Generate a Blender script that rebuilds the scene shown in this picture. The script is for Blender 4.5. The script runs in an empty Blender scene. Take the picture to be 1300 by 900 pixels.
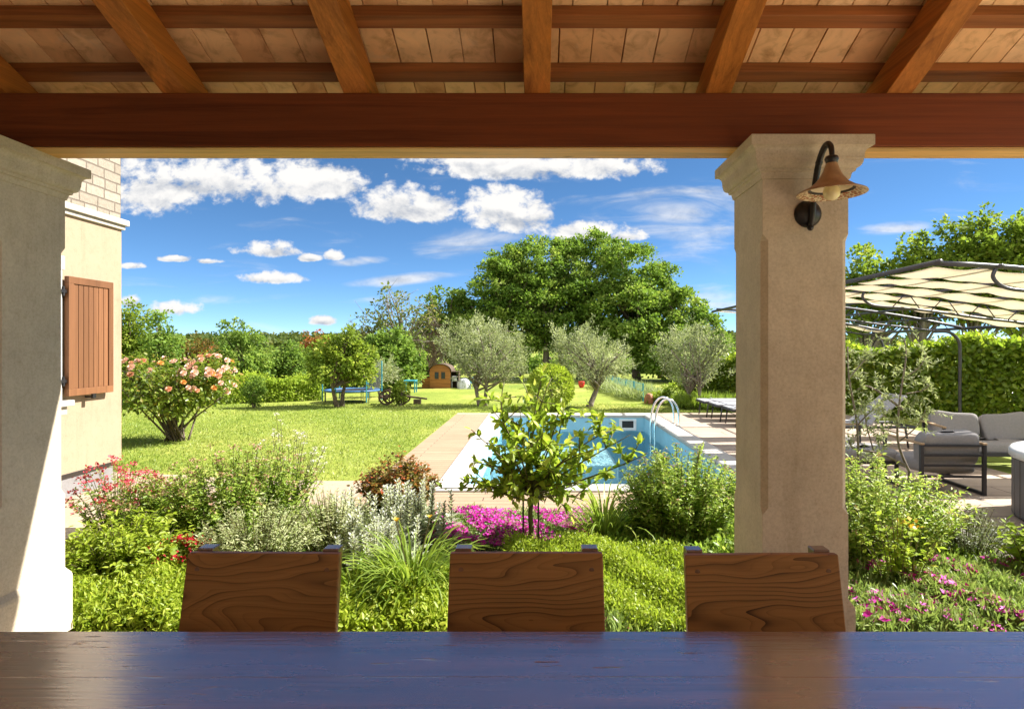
import bpy, math, random
import numpy as np
from mathutils import Vector, Matrix

random.seed(7)
RNG = np.random.default_rng(11)
R = math.radians
S = bpy.context.scene
COL = S.collection
H = 1.62          # eye height above the garden
F = 754.0         # focal length in photo pixels

def at(px, py, Y):
    return Vector(((px-683)/F*Y, Y, H-(py-441)/F*Y))
def gr(px, py, z=0.0):
    Y = (H-z)*F/(py-441)
    return Vector(((px-683)/F*Y, Y, z))

# ------------------------------------------------------------------ camera
cam = bpy.data.cameras.new('camera'); camo = bpy.data.objects.new('camera', cam); COL.objects.link(camo)
camo.location = (0, 0, H); camo.rotation_euler = (R(90), 0, 0)
cam.sensor_width = 36; cam.lens = F/1300*36
cam.shift_x = -33/1300; cam.shift_y = -9/1300
cam.clip_start = 0.05; cam.clip_end = 5000
S.camera = camo

# ------------------------------------------------------------------ sun, sky, exposure
SUN = Vector((3.7, 1.0, 3.6)).normalized()
sl = bpy.data.lights.new('sun', 'SUN'); so = bpy.data.objects.new('sun', sl); COL.objects.link(so)
so.rotation_euler = SUN.to_track_quat('Z', 'Y').to_euler(); so.location = SUN*40
sl.energy = 3.3; sl.angle = R(0.53); sl.color = (1.0, 0.955, 0.885)
S.view_settings.view_transform = 'Standard'; S.view_settings.look = 'None'
S.view_settings.gamma = 1.0; S.view_settings.use_curve_mapping = False
S.view_settings.exposure = 2.2

W = bpy.data.worlds.new('World'); S.world = W; W.use_nodes = True
nt = W.node_tree; nt.nodes.clear(); N = nt.nodes; L = nt.links
def wmath(op, a, b=None, c=None, clamp=False):
    n = N.new('ShaderNodeMath'); n.operation = op; n.use_clamp = clamp
    for i, v in enumerate((a, b, c)):
        if v is None: continue
        if isinstance(v, (int, float)): n.inputs[i].default_value = v
        else: L.new(v, n.inputs[i])
    return n.outputs[0]
def wsmooth(v, a, b):
    n = N.new('ShaderNodeMapRange'); n.interpolation_type = 'SMOOTHSTEP'
    L.new(v, n.inputs[0]); n.inputs[1].default_value = a; n.inputs[2].default_value = b
    return n.outputs[0]
sky = N.new('ShaderNodeTexSky'); sky.sky_type = 'NISHITA'; sky.sun_disc = False
sky.sun_elevation = math.asin(SUN.z); sky.sun_rotation = math.atan2(SUN.x, SUN.y)
sky.air_density = 0.42; sky.dust_density = 0.0; sky.ozone_density = 4.5; sky.altitude = 0
hs = N.new('ShaderNodeHueSaturation'); hs.inputs['Saturation'].default_value = 1.08
hs.inputs['Value'].default_value = 0.78; hs.inputs['Hue'].default_value = 0.492
L.new(sky.outputs[0], hs.inputs['Color'])
bgS = N.new('ShaderNodeBackground'); L.new(hs.outputs[0], bgS.inputs[0]); bgS.inputs[1].default_value = 0.055
tc = N.new('ShaderNodeTexCoord')
sep = N.new('ShaderNodeSeparateXYZ'); L.new(tc.outputs['Generated'], sep.inputs[0])
yy = wmath('MAXIMUM', sep.outputs[1], 0.12)
U = wmath('DIVIDE', sep.outputs[0], yy); V = wmath('DIVIDE', sep.outputs[2], yy)
cmb = N.new('ShaderNodeCombineXYZ'); L.new(U, cmb.inputs[0]); L.new(V, cmb.inputs[1])
def wnoise(vec, scale, detail, rough=0.55, off=(0, 0, 0), sc=(1, 1, 1), dist=0.0):
    m = N.new('ShaderNodeMapping'); L.new(vec, m.inputs[0])
    m.inputs['Location'].default_value = off; m.inputs['Scale'].default_value = sc
    n = N.new('ShaderNodeTexNoise'); L.new(m.outputs[0], n.inputs['Vector'])
    n.inputs['Scale'].default_value = scale; n.inputs['Detail'].default_value = detail
    n.inputs['Roughness'].default_value = rough; n.inputs['Distortion'].default_value = dist
    return n.outputs[0]
# heaped clouds standing in their own directions of the sky: (px, py, rx, ry) read as angles
CUM = [(190, 240, 66, 46), (262, 228, 60, 28), (340, 234, 92, 36), (410, 236, 62, 24), (512, 259, 64, 31), (540, 272, 34, 16),
       (645, 273, 60, 31), (630, 262, 40, 24), (690, 214, 160, 20), (590, 205, 70, 12), (757, 296, 54, 15), (790, 300, 30, 10),
       (341, 318, 37, 12), (424, 325, 13, 9), (341, 354, 40, 9), (225, 393, 33, 12), (166, 384, 16, 10),
       (410, 408, 16, 7), (265, 332, 16, 4), (222, 329, 22, 5), (165, 338, 18, 5), (395, 328, 14, 6)]
best = None; low = None
for (px, py, rx, ry) in CUM:
    cx, cy = (px-683)/F, (441-py)/F
    a = wmath('MULTIPLY', wmath('SUBTRACT', U, cx), F/rx)
    dv = wmath('SUBTRACT', V, cy)
    b = wmath('MULTIPLY', dv, F/ry)
    # flatter underside
    b2 = wmath('MULTIPLY', wmath('MINIMUM', b, 0), 1.5)
    bb = wmath('MAXIMUM', b, 0)
    d = wmath('ADD', wmath('MULTIPLY', a, a), wmath('ADD', wmath('MULTIPLY', bb, bb), wmath('MULTIPLY', b2, b2)))
    d = wmath('SUBTRACT', 1.0, d)
    sh = wmath('MULTIPLY', wmath('MAXIMUM', d, 0), b)     # height inside this cloud
    best = d if best is None else wmath('MAXIMUM', best, d)
    low = sh if low is None else wmath('ADD', low, sh)
nF = wnoise(cmb.outputs[0], 42.0, 7, 0.60, (1.1, 2.7, 0.9), (1, 1.3, 1), 0.2)
nA = wnoise(cmb.outputs[0], 11.0, 9, 0.60, (3.1, 1.7, 0.4), (1, 1.45, 1), 0.3)
nB = wnoise(cmb.outputs[0], 11.0, 6, 0.57, (3.1-0.008, 1.7-0.020, 0.4), (1, 1.45, 1), 0.3)
dens = wmath('ADD', wmath('MAXIMUM', best, -1.6), wmath('ADD', wmath('MULTIPLY', wmath('SUBTRACT', nA, 0.50), 3.4), wmath('ADD', wmath('MULTIPLY', wmath('SUBTRACT', nF, 0.50), 3.0), 0.30)))
front = wsmooth(sep.outputs[1], 0.10, 0.3)
mC = wmath('MULTIPLY', wsmooth(dens, -0.05, 1.05), front)
# wisps of high cloud
CIR = [(530, 353, 110, 10, .95), (860, 275, 150, 55, .85), (590, 312, 110, 26, .6), (900, 382, 70, 30, .8), (1135, 290, 60, 10, .75), (1200, 335, 90, 22, .4),
       (720, 340, 150, 26, .5), (350, 377, 70, 8, .45), (270, 380, 60, 8, .4), (460, 331, 50, 7, .7), (290, 312, 40, 10, .5), (480, 380, 60, 8, .5),
       (300, 255, 20, 20, .0)]
cir = None
for (px, py, rx, ry, k) in CIR:
    cx, cy = (px-683)/F, (441-py)/F
    a = wmath('MULTIPLY', wmath('SUBTRACT', U, cx), F/rx)
    b = wmath('MULTIPLY', wmath('ADD', wmath('SUBTRACT', V, cy), wmath('MULTIPLY', wmath('SUBTRACT', U, cx), -0.10)), F/ry)
    d = wmath('MULTIPLY', wmath('SUBTRACT', 1.0, wmath('ADD', wmath('MULTIPLY', a, a), wmath('MULTIPLY', b, b))), k)
    cir = d if cir is None else wmath('MAXIMUM', cir, d)
nC = wnoise(cmb.outputs[0], 5.0, 8, 0.6, (0.3, 5.2, 2.0), (1, 5.0, 1), 0.7)
mI = wmath('MULTIPLY', wsmooth(wmath('ADD', wmath('MAXIMUM', cir, -0.5), wmath('MULTIPLY', wmath('SUBTRACT', nC, 0.55), 2.6)), 0.0, 1.25), front)
mI = wmath('MULTIPLY', mI, 0.85)
# clouds over the unseen rest of the sky, added as fill light
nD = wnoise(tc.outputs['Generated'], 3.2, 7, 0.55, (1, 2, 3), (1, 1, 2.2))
mFill = wmath('MULTIPLY', wmath('SUBTRACT', 1.0, front), wsmooth(nD, 0.42, 0.58))
mFill = wmath('MULTIPLY', mFill, wsmooth(sep.outputs[2], 0.0, 0.1))
lit = wmath('ADD', wmath('MULTIPLY', wmath('SUBTRACT', nA, nB), 1.7), wmath('ADD', wmath('ADD', 0.86, wmath('MULTIPLY', low, 0.62)), wmath('MULTIPLY', wmath('SUBTRACT', nF, 0.5), 0.5)))
lit = wmath('MINIMUM', wmath('MAXIMUM', lit, 0.52), 1.08)
cr = N.new('ShaderNodeMixRGB'); cr.inputs[1].default_value = (0.42, 0.47, 0.56, 1); cr.inputs[2].default_value = (1.0, 0.98, 0.95, 1)
L.new(wsmooth(lit, 0.35, 1.05), cr.inputs[0])
bgC = N.new('ShaderNodeBackground'); L.new(cr.outputs[0], bgC.inputs[0]); L.new(wmath('ADD', 0.225, wmath('MULTIPLY', wmath('SUBTRACT', 1.0, front), 0.36)), bgC.inputs[1])   # clouds out of view made brighter, to fill the garden from the camera side
mx = N.new('ShaderNodeMixShader'); L.new(wmath('MAXIMUM', wmath('MAXIMUM', mC, mI), mFill, clamp=True), mx.inputs[0])
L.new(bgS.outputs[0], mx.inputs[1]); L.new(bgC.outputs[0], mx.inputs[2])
wo = N.new('ShaderNodeOutputWorld'); L.new(mx.outputs[0], wo.inputs[0])
W.cycles.sampling_method = 'MANUAL'; W.cycles.sample_map_resolution = 1024
S.cycles.max_bounces = 9; S.cycles.diffuse_bounces = 5; S.cycles.glossy_bounces = 4
S.cycles.transmission_bounces = 6; S.cycles.transparent_max_bounces = 12
S.cycles.caustics_reflective = False; S.cycles.caustics_refractive = False
S.cycles.sample_clamp_indirect = 6.0
S.cycles.use_denoising = True

# ------------------------------------------------------------------ helpers: objects
def link(o, parent=None):
    COL.objects.link(o)
    if parent is not None: o.parent = parent
    return o
def tag(o, label=None, cat=None, group=None, kind=None):
    if label: o['label'] = label
    if cat: o['category'] = cat
    if group: o['group'] = group
    if kind: o['kind'] = kind
    return o
def thing(name, label, cat, loc=(0, 0, 0), rz=0.0, group=None):
    o = bpy.data.objects.new(name, None); o.empty_display_size = 0.1
    link(o); o.location = loc; o.rotation_euler = (0, 0, rz)
    return tag(o, label, cat, group)
def copy_tree(o, parent=None):
    c = o.copy(); COL.objects.link(c)
    if parent is not None: c.parent = parent
    for ch in list(o.children): copy_tree(ch, c)
    return c

class MB:
    def __init__(s): s.v = []; s.f = []; s.m = []
    def add(s, vs, fs, mi=0):
        o = len(s.v); s.v += [tuple(v) for v in vs]; s.f += [tuple(i+o for i in f) for f in fs]; s.m += [mi]*len(fs); return s
    def box(s, c, d, rot=None, mi=0):
        x, y, z = d[0]/2, d[1]/2, d[2]/2
        vs = [Vector(p) for p in ((-x,-y,-z),(x,-y,-z),(x,y,-z),(-x,y,-z),(-x,-y,z),(x,-y,z),(x,y,z),(-x,y,z))]
        if rot is not None: vs = [rot @ v for v in vs]
        c = Vector(c)
        return s.add([v+c for v in vs], [(0,3,2,1),(4,5,6,7),(0,1,5,4),(1,2,6,5),(2,3,7,6),(3,0,4,7)], mi)
    def bx(s, x0, x1, y0, y1, z0, z1, mi=0):
        return s.box(((x0+x1)/2, (y0+y1)/2, (z0+z1)/2), (x1-x0, y1-y0, z1-z0), None, mi)
    def tube(s, pts, rad, n=8, cap=True, mi=0):
        pts = [Vector(p) for p in pts]
        if not hasattr(rad, '__len__'): rad = [rad]*len(pts)
        vs = []; fs = []
        T0 = (pts[1]-pts[0]).normalized()
        up = Vector((0, 0, 1)) if abs(T0.z) < 0.9 else Vector((1, 0, 0))
        for i, p in enumerate(pts):
            a = pts[max(i-1, 0)]; b = pts[min(i+1, len(pts)-1)]
            T = (b-a).normalized() if (b-a).length > 1e-9 else T0
            X = up.cross(T)
            if X.length < 1e-4: X = Vector((1, 0, 0)).cross(T)
            X.normalize(); Y = T.cross(X); up = Y
            up = T.cross(X).normalized()
            for k in range(n):
                t = 2*math.pi*k/n
                vs.append(p + X*(math.cos(t)*rad[i]) + Y*(math.sin(t)*rad[i]))
            up = Y
        for i in range(len(pts)-1):
            for k in range(n):
                k2 = (k+1) % n
                fs.append((i*n+k, i*n+k2, (i+1)*n+k2, (i+1)*n+k))
        if cap:
            fs.append(tuple(range(n-1, -1, -1))); fs.append(tuple((len(pts)-1)*n+k for k in range(n)))
        return s.add(vs, fs, mi)
    def lathe(s, prof, n=24, c=(0, 0, 0), M=None, mi=0, closed=False):
        vs = []; fs = []; c = Vector(c)
        for (r, z) in prof:
            for k in range(n):
                t = 2*math.pi*k/n
                v = Vector((r*math.cos(t), r*math.sin(t), z))
                if M is not None: v = M @ v
                vs.append(v+c)
        m = len(prof)
        for i in range(m if closed else m-1):
            j = (i+1) % m
            for k in range(n):
                k2 = (k+1) % n
                fs.append((i*n+k, i*n+k2, j*n+k2, j*n+k))
        return s.add(vs, fs, mi)
    def loops(s, rings, cap=True, mi=0):
        n = len(rings[0]); vs = [v for r in rings for v in r]; fs = []
        for i in range(len(rings)-1):
            for k in range(n):
                k2 = (k+1) % n
                fs.append((i*n+k, i*n+k2, (i+1)*n+k2, (i+1)*n+k))
        if cap:
            fs.append(tuple(range(n-1, -1, -1))); fs.append(tuple((len(rings)-1)*n+k for k in range(n)))
        return s.add(vs, fs, mi)
    def sphere(s, c, r, n=12, m=8, sc=(1, 1, 1), mi=0):
        prof = [(max(1e-4, r*math.sin(math.pi*i/m)), -r*math.cos(math.pi*i/m)) for i in range(m+1)]
        return s.lathe(prof, n, c, Matrix.Diagonal(Vector(sc)).to_3x3(), mi)
    def build(s, name, mat, parent=None, smooth=False, bevel=0.0, sub=0, loc=None, seg=2):
        me = bpy.data.meshes.new(name); me.from_pydata(s.v, [], s.f)
        mats = mat if isinstance(mat, (list, tuple)) else [mat]
        for m in mats: me.materials.append(m)
        if len(mats) > 1: me.polygons.foreach_set('material_index', s.m)
        if smooth: me.polygons.foreach_set('use_smooth', [True]*len(me.polygons))
        me.update()
        o = bpy.data.objects.new(name, me); link(o, parent)
        if loc is not None: o.location = loc
        if bevel > 0:
            b = o.modifiers.new('bevel', 'BEVEL'); b.width = bevel; b.segments = seg; b.limit_method = 'ANGLE'; b.angle_limit = R(40)
        if sub:
            b = o.modifiers.new('sub', 'SUBSURF'); b.levels = sub; b.render_levels = sub
        return o

def smooth_path(pts, n=6):
    P = [Vector(p) for p in pts]; out = []
    for i in range(len(P)-1):
        p0 = P[max(i-1, 0)]; p1 = P[i]; p2 = P[i+1]; p3 = P[min(i+2, len(P)-1)]
        for k in range(n):
            t = k/n
            out.append(0.5*((2*p1)+(p2-p0)*t+(2*p0-5*p1+4*p2-p3)*t*t+(-p0+3*p1-3*p2+p3)*t**3))
    out.append(P[-1]); return out

# ------------------------------------------------------------------ helpers: materials
def mat_new(name):
    m = bpy.data.materials.new(name); m.use_nodes = True
    nt = m.node_tree; nt.nodes.clear()
    out = nt.nodes.new('ShaderNodeOutputMaterial'); p = nt.nodes.new('ShaderNodeBsdfPrincipled')
    nt.links.new(p.outputs[0], out.inputs[0])
    return m, nt, p, out
def nnode(nt, t, **kw):
    n = nt.nodes.new(t)
    for k, v in kw.items(): setattr(n, k, v)
    return n
def vec(nt, coord='Object', scale=(1, 1, 1), loc=(0, 0, 0), rot=(0, 0, 0)):
    tc = nnode(nt, 'ShaderNodeTexCoord'); m = nnode(nt, 'ShaderNodeMapping')
    nt.links.new(tc.outputs[coord], m.inputs[0])
    m.inputs['Scale'].default_value = scale; m.inputs['Location'].default_value = loc; m.inputs['Rotation'].default_value = rot
    return m.outputs[0]
def noise(nt, v, scale, detail=4, rough=0.55, dist=0.0):
    n = nnode(nt, 'ShaderNodeTexNoise'); nt.links.new(v, n.inputs['Vector'])
    n.inputs['Scale'].default_value = scale; n.inputs['Detail'].default_value = detail
    n.inputs['Roughness'].default_value = rough; n.inputs['Distortion'].default_value = dist
    return n.outputs[0]
def ramp(nt, f, stops):
    r = nnode(nt, 'ShaderNodeValToRGB'); nt.links.new(f, r.inputs[0])
    e = r.color_ramp.elements
    while len(e) < len(stops): e.new(0.5)
    for i, (p, c) in enumerate(stops): e[i].position = p; e[i].color = (*c, 1)
    return r.outputs[0]
def mixc(nt, f, a, b, mode='MIX'):
    n = nnode(nt, 'ShaderNodeMixRGB', blend_type=mode)
    for i, v in enumerate((f, a, b)):
        if isinstance(v, (int, float)): n.inputs[i].default_value = v
        elif isinstance(v, tuple): n.inputs[i].default_value = (*v, 1)
        else: nt.links.new(v, n.inputs[i])
    return n.outputs[0]
def bump(nt, p, h, strength=0.3, dist=0.01):
    b = nnode(nt, 'ShaderNodeBump'); b.inputs['Strength'].default_value = strength; b.inputs['Distance'].default_value = dist
    nt.links.new(h, b.inputs['Height']); nt.links.new(b.outputs[0], p.inputs['Normal'])
def mathn(nt, op, a, b=None):
    n = nnode(nt, 'ShaderNodeMath', operation=op)
    for i, v in enumerate((a, b)):
        if v is None: continue
        if isinstance(v, (int, float)): n.inputs[i].default_value = v
        else: nt.links.new(v, n.inputs[i])
    return n.outputs[0]

def plain(name, c, rough=0.6, metal=0.0, var=0.12, scale=8.0, bmp=0.0, bscale=60.0, coat=0.0):
    m, nt, p, o = mat_new(name)
    v = vec(nt); n = noise(nt, v, scale, 5)
    a = tuple(x*(1-var) for x in c); b = tuple(min(1, x*(1+var)) for x in c)
    nt.links.new(ramp(nt, n, [(0.3, a), (0.7, b)]), p.inputs['Base Color'])
    p.inputs['Roughness'].default_value = rough; p.inputs['Metallic'].default_value = metal
    p.inputs['Coat Weight'].default_value = coat
    if bmp: bump(nt, p, noise(nt, v, bscale, 4), bmp, 0.004)
    return m

def leafmat(name, a, b, c=None, trans=0.35, rough=0.45, spec=0.4):
    """a = older leaf, b = usual leaf, c = youngest leaf; each leaf has its own place on the ramp."""
    m, nt, p, o = mat_new(name)
    at_ = nnode(nt, 'ShaderNodeAttribute', attribute_name='tint')
    st = [(0.0, a), (0.6, b), (1.0, c or b)]
    col = ramp(nt, at_.outputs['Fac'], st)
    nt.links.new(col, p.inputs['Base Color']); p.inputs['Roughness'].default_value = rough
    p.inputs['Specular IOR Level'].default_value = spec
    t = nnode(nt, 'ShaderNodeBsdfTranslucent')
    tcx = mixc(nt, 1.0, col, (0.90, 1.0, 0.45), 'MULTIPLY')
    g = nnode(nt, 'ShaderNodeGamma'); nt.links.new(tcx, g.inputs[0]); g.inputs[1].default_value = 0.80
    nt.links.new(g.outputs[0], t.inputs[0])
    x = nnode(nt, 'ShaderNodeMixShader'); x.inputs[0].default_value = trans
    nt.links.new(p.outputs[0], x.inputs[1]); nt.links.new(t.outputs[0], x.inputs[2]); nt.links.new(x.outputs[0], o.inputs[0])
    return m

def woodmat(name, dark, light, axis='x', rings=16.0, rough=0.45, coat=0.0, knots=False, off=(0, 0, 0), tilt=0.12, stretch=0.10, warpk=0.28, spec=0.3, contrast=1.0, knots_on=False, power=2.2):
    m, nt, p, o = mat_new(name)
    sc = {'x': (stretch, 1, 1), 'y': (1, stretch, 1), 'z': (1, 1, stretch)}[axis]
    oi = nnode(nt, 'ShaderNodeObjectInfo')
    tc = nnode(nt, 'ShaderNodeTexCoord')
    geo = nnode(nt, 'ShaderNodeNewGeometry')
    ofs = nnode(nt, 'ShaderNodeVectorMath', operation='SCALE'); ofs.inputs[0].default_value = (3.1, 1.37, 2.3)
    rs = mathn(nt, 'ADD', oi.outputs['Random'], geo.outputs['Random Per Island'])
    nt.links.new(rs, ofs.inputs['Scale'])
    ad = nnode(nt, 'ShaderNodeVectorMath', operation='ADD'); nt.links.new(tc.outputs['Object'], ad.inputs[0]); nt.links.new(ofs.outputs[0], ad.inputs[1])
    mp = nnode(nt, 'ShaderNodeMapping'); nt.links.new(ad.outputs[0], mp.inputs[0])
    mp.inputs['Scale'].default_value = sc; mp.inputs['Location'].default_value = off
    mp.inputs['Rotation'].default_value = (0, tilt*0.5, tilt) if axis != 'z' else (tilt, tilt*.5, 0)
    v = mp.outputs[0]
    warp = noise(nt, v, 2.6, 3, 0.5)
    n2 = noise(nt, v, 9.0, 3, 0.5)
    dv = nnode(nt, 'ShaderNodeSeparateXYZ'); nt.links.new(v, dv.inputs[0])
    a, b = {'x': (1, 2), 'y': (0, 2), 'z': (0, 1)}[axis]
    s_ = mathn(nt, 'ADD', dv.outputs[a], mathn(nt, 'MULTIPLY', dv.outputs[b], 0.6))
    ph = mathn(nt, 'ADD', mathn(nt, 'MULTIPLY', s_, rings), mathn(nt, 'ADD', mathn(nt, 'MULTIPLY', warp, rings*warpk), mathn(nt, 'MULTIPLY', n2, 1.2)))
    w = mathn(nt, 'FRACT', ph)
    ring = mathn(nt, 'POWER', w, power)
    ring = mathn(nt, 'MAXIMUM', ring, mathn(nt, 'MULTIPLY', mathn(nt, 'POWER', mathn(nt, 'FRACT', mathn(nt, 'MULTIPLY', ph, 2.37)), power*1.4), 0.55))
    ring = mathn(nt, 'MULTIPLY', ring, mathn(nt, 'MULTIPLY', mathn(nt, 'ADD', 0.35, n2), contrast))
    fine = nnode(nt, 'ShaderNodeMapping'); nt.links.new(ad.outputs[0], fine.inputs[0])
    k = 1.0; fs = {'x': (3, 160, 160), 'y': (160, 3, 160), 'z': (160, 160, 3)}[axis]; fine.inputs['Scale'].default_value = fs
    fn = noise(nt, fine.outputs[0], 1.0, 3)
    big = noise(nt, v, 1.4, 3)
    col = ramp(nt, ring, [(0.0, light), (0.55, tuple((x*0.62+y*0.38) for x, y in zip(light, dark))), (1.0, dark)])
    col = mixc(nt, 0.40, col, ramp(nt, fn, [(0.3, (0.55, 0.55, 0.55)), (0.7, (1, 1, 1))]), 'MULTIPLY')
    col = mixc(nt, 0.55, col, ramp(nt, big, [(0.3, (0.6, 0.55, 0.5)), (0.7, (1.15, 1.1, 1.05))]), 'MULTIPLY')
    if knots_on:
        kv = nnode(nt, 'ShaderNodeTexVoronoi'); kv.inputs['Scale'].default_value = 2.4
        km = nnode(nt, 'ShaderNodeMapping'); nt.links.new(ad.outputs[0], km.inputs[0]); km.inputs['Scale'].default_value = tuple(0.55 if q == 'xyz'.index(axis) else 1.6 for q in range(3))
        nt.links.new(km.outputs[0], kv.inputs['Vector'])
        kd = mathn(nt, 'ADD', kv.outputs['Distance'], mathn(nt, 'MULTIPLY', n2, 0.05))
        col = mixc(nt, ramp(nt, kd, [(0.035, (0.75, 0.75, 0.75)), (0.085, (0, 0, 0))]), col, tuple(x*0.35 for x in dark))
        blot = noise(nt, mp.outputs[0], 11, 5, 0.65, 1.0)
        col = mixc(nt, 0.8, col, ramp(nt, blot, [(0.3, (0.42, 0.34, 0.30)), (0.5, (1, 1, 1)), (0.75, (1.5, 1.35, 1.2))]), 'MULTIPLY')
    hv = nnode(nt, 'ShaderNodeHueSaturation'); nt.links.new(col, hv.inputs['Color'])
    nt.links.new(mathn(nt, 'ADD', 0.78, mathn(nt, 'MULTIPLY', geo.outputs['Random Per Island'], 0.44)), hv.inputs['Value'])
    col = hv.outputs[0]
    nt.links.new(col, p.inputs['Base Color']); p.inputs['Roughness'].default_value = rough
    p.inputs['Coat Weight'].default_value = coat; p.inputs['Coat Roughness'].default_value = 0.2; p.inputs['Specular IOR Level'].default_value = spec
    bump(nt, p, mathn(nt, 'ADD', fn, mathn(nt, 'MULTIPLY', ring, -0.6)), 0.18, 0.0015)
    return m

M = {}
# timber
M['beam'] = woodmat('beam_timber', (0.085, 0.019, 0.007), (0.25, 0.066, 0.019), 'x', 22, 0.5, 0.0, stretch=0.04, spec=0.22, contrast=0.4, knots_on=True, tilt=0.02)
M['rafter'] = woodmat('rafter_timber', (0.22, 0.066, 0.014), (0.60, 0.225, 0.045), 'y', 30, 0.5, 0.0, stretch=0.05, contrast=0.5, knots_on=True, tilt=0.03)
M['batten'] = woodmat('batten_timber', (0.17, 0.055, 0.016), (0.42, 0.160, 0.050), 'x', 35, 0.5, 0.0, stretch=0.05, contrast=0.5, knots_on=True, tilt=0.03)
M['chair'] = woodmat('chair_timber', (0.050, 0.020, 0.008), (0.52, 0.255, 0.078), 'x', 34, 0.42, 0.0, off=(0.3, 0.1, 0.0), stretch=0.28, tilt=0.06, warpk=0.85, spec=0.3, contrast=0.92, power=3.2)
M['post_end'] = woodmat('chair_post_timber', (0.10, 0.040, 0.016), (0.24, 0.11, 0.045), 'z', 30, 0.3, 0.9, contrast=0.6, spec=0.6)
M['shutter'] = woodmat('shutter_timber', (0.155, 0.070, 0.030), (0.22, 0.100, 0.044), 'z', 10, 0.5, 0.0, stretch=0.06)
M['shed'] = woodmat('shed_boards', (0.20, 0.075, 0.02), (0.38, 0.16, 0.045), 'x', 6, 0.6, 0.0)
M['lit_underside'] = woodmat('beam_timber_lit_below', (0.40, 0.20, 0.06), (0.74, 0.46, 0.17), 'x', 26, 0.5, 0.0, stretch=0.05, contrast=0.4, knots_on=True, tilt=0.02)  # beam timber in paler gold: bounce light from below put into the colour

def tablemat():
    m, nt, p, o = mat_new('table_varnished_timber')
    v = vec(nt, 'Object', (0.35, 6, 6)); w = noise(nt, v, 3.0, 6, 0.6, 0.6)
    f = noise(nt, vec(nt, 'Object', (4, 120, 60)), 1.0, 4, 0.6)
    c = ramp(nt, w, [(0.30, (0.17, 0.058, 0.040)), (0.52, (0.30, 0.11, 0.070)), (0.72, (0.40, 0.16, 0.10))])
    c = mixc(nt, 0.5, c, ramp(nt, f, [(0.35, (0.5, 0.5, 0.5)), (0.65, (1.1, 1.1, 1.1))]), 'MULTIPLY')
    # short scuffs and dents along the grain
    sv = vec(nt, 'Object', (7, 60, 1), rot=(0, 0, 0.03)); sc = noise(nt, sv, 1.0, 3, 0.5)
    msk = ramp(nt, noise(nt, vec(nt, 'Object', (2.2, 3.0, 1)), 1.3, 2), [(0.5, (0, 0, 0)), (0.62, (1, 1, 1))])
    scr = mixc(nt, 1.0, ramp(nt, sc, [(0.66, (0, 0, 0)), (0.72, (1, 1, 1))]), msk, 'MULTIPLY')
    sp = nnode(nt, 'ShaderNodeSeparateXYZ'); nt.links.new(vec(nt), sp.inputs[0])
    yw = mathn(nt, 'ADD', sp.outputs[1], mathn(nt, 'MULTIPLY', noise(nt, vec(nt, 'Object', (1.2, 0.1, 0.1)), 1.0, 3), 0.012))
    sm = mathn(nt, 'ABSOLUTE', mathn(nt, 'SUBTRACT', mathn(nt, 'FRACT', mathn(nt, 'MULTIPLY', yw, 6.2)), 0.5))
    seam = ramp(nt, sm, [(0.0, (0.25, 0.25, 0.25)), (0.006, (0, 0, 0))])
    c = mixc(nt, seam, c, (0.02, 0.008, 0.005))
    nt.links.new(c, p.inputs['Base Color'])
    rr = ramp(nt, noise(nt, vec(nt, 'Object', (3, 9, 3)), 1.5, 5, 0.6), [(0.3, (0.20, 0.20, 0.20)), (0.7, (0.33, 0.33, 0.33))])
    nt.links.new(rr, p.inputs['Roughness'])
    p.inputs['Specular IOR Level'].default_value = 1.0
    p.inputs['Coat Weight'].default_value = 1.0; p.inputs['Coat Roughness'].default_value = 0.15; p.inputs['Coat IOR'].default_value = 3.9
    h = mixc(nt, 1.0, mixc(nt, 0.35, w, f), mixc(nt, 1.0, mixc(nt, 1.0, scr, seam, 'ADD'), (0.9, 0.9, 0.9), 'MULTIPLY'), 'SUBTRACT')
    b = nnode(nt, 'ShaderNodeBump'); b.inputs['Strength'].default_value = 0.35; b.inputs['Distance'].default_value = 0.0035
    nt.links.new(h, b.inputs['Height']); nt.links.new(b.outputs[0], p.inputs['Normal']); nt.links.new(b.outputs[0], p.inputs['Coat Normal'])
    return m
M['table'] = tablemat()

def tilemat():
    m, nt, p, o = mat_new('terracotta_ceiling_tile')
    geo = nnode(nt, 'ShaderNodeNewGeometry'); v = vec(nt)
    c = ramp(nt, geo.outputs['Random Per Island'], [(0, (0.68, 0.37, 0.18)), (0.35, (0.82, 0.50, 0.25)), (0.7, (0.88, 0.60, 0.34)), (1, (0.76, 0.44, 0.21))])
    n = noise(nt, v, 9, 6, 0.62, 0.8)
    c = mixc(nt, 0.9, c, ramp(nt, n, [(0.28, (0.55, 0.46, 0.36)), (0.5, (1, 1, 1)), (0.72, (1.15, 1.12, 1.08))]), 'MULTIPLY')
    eff = ramp(nt, noise(nt, v, 5, 5, 0.6), [(0.60, (0, 0, 0)), (0.74, (0.5, 0.5, 0.5))])
    c = mixc(nt, eff, c, (0.62, 0.50, 0.38))
    nt.links.new(c, p.inputs['Base Color']); p.inputs['Roughness'].default_value = 0.85
    bump(nt, p, n, 0.3, 0.004); return m
M['tile'] = tilemat()

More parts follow.
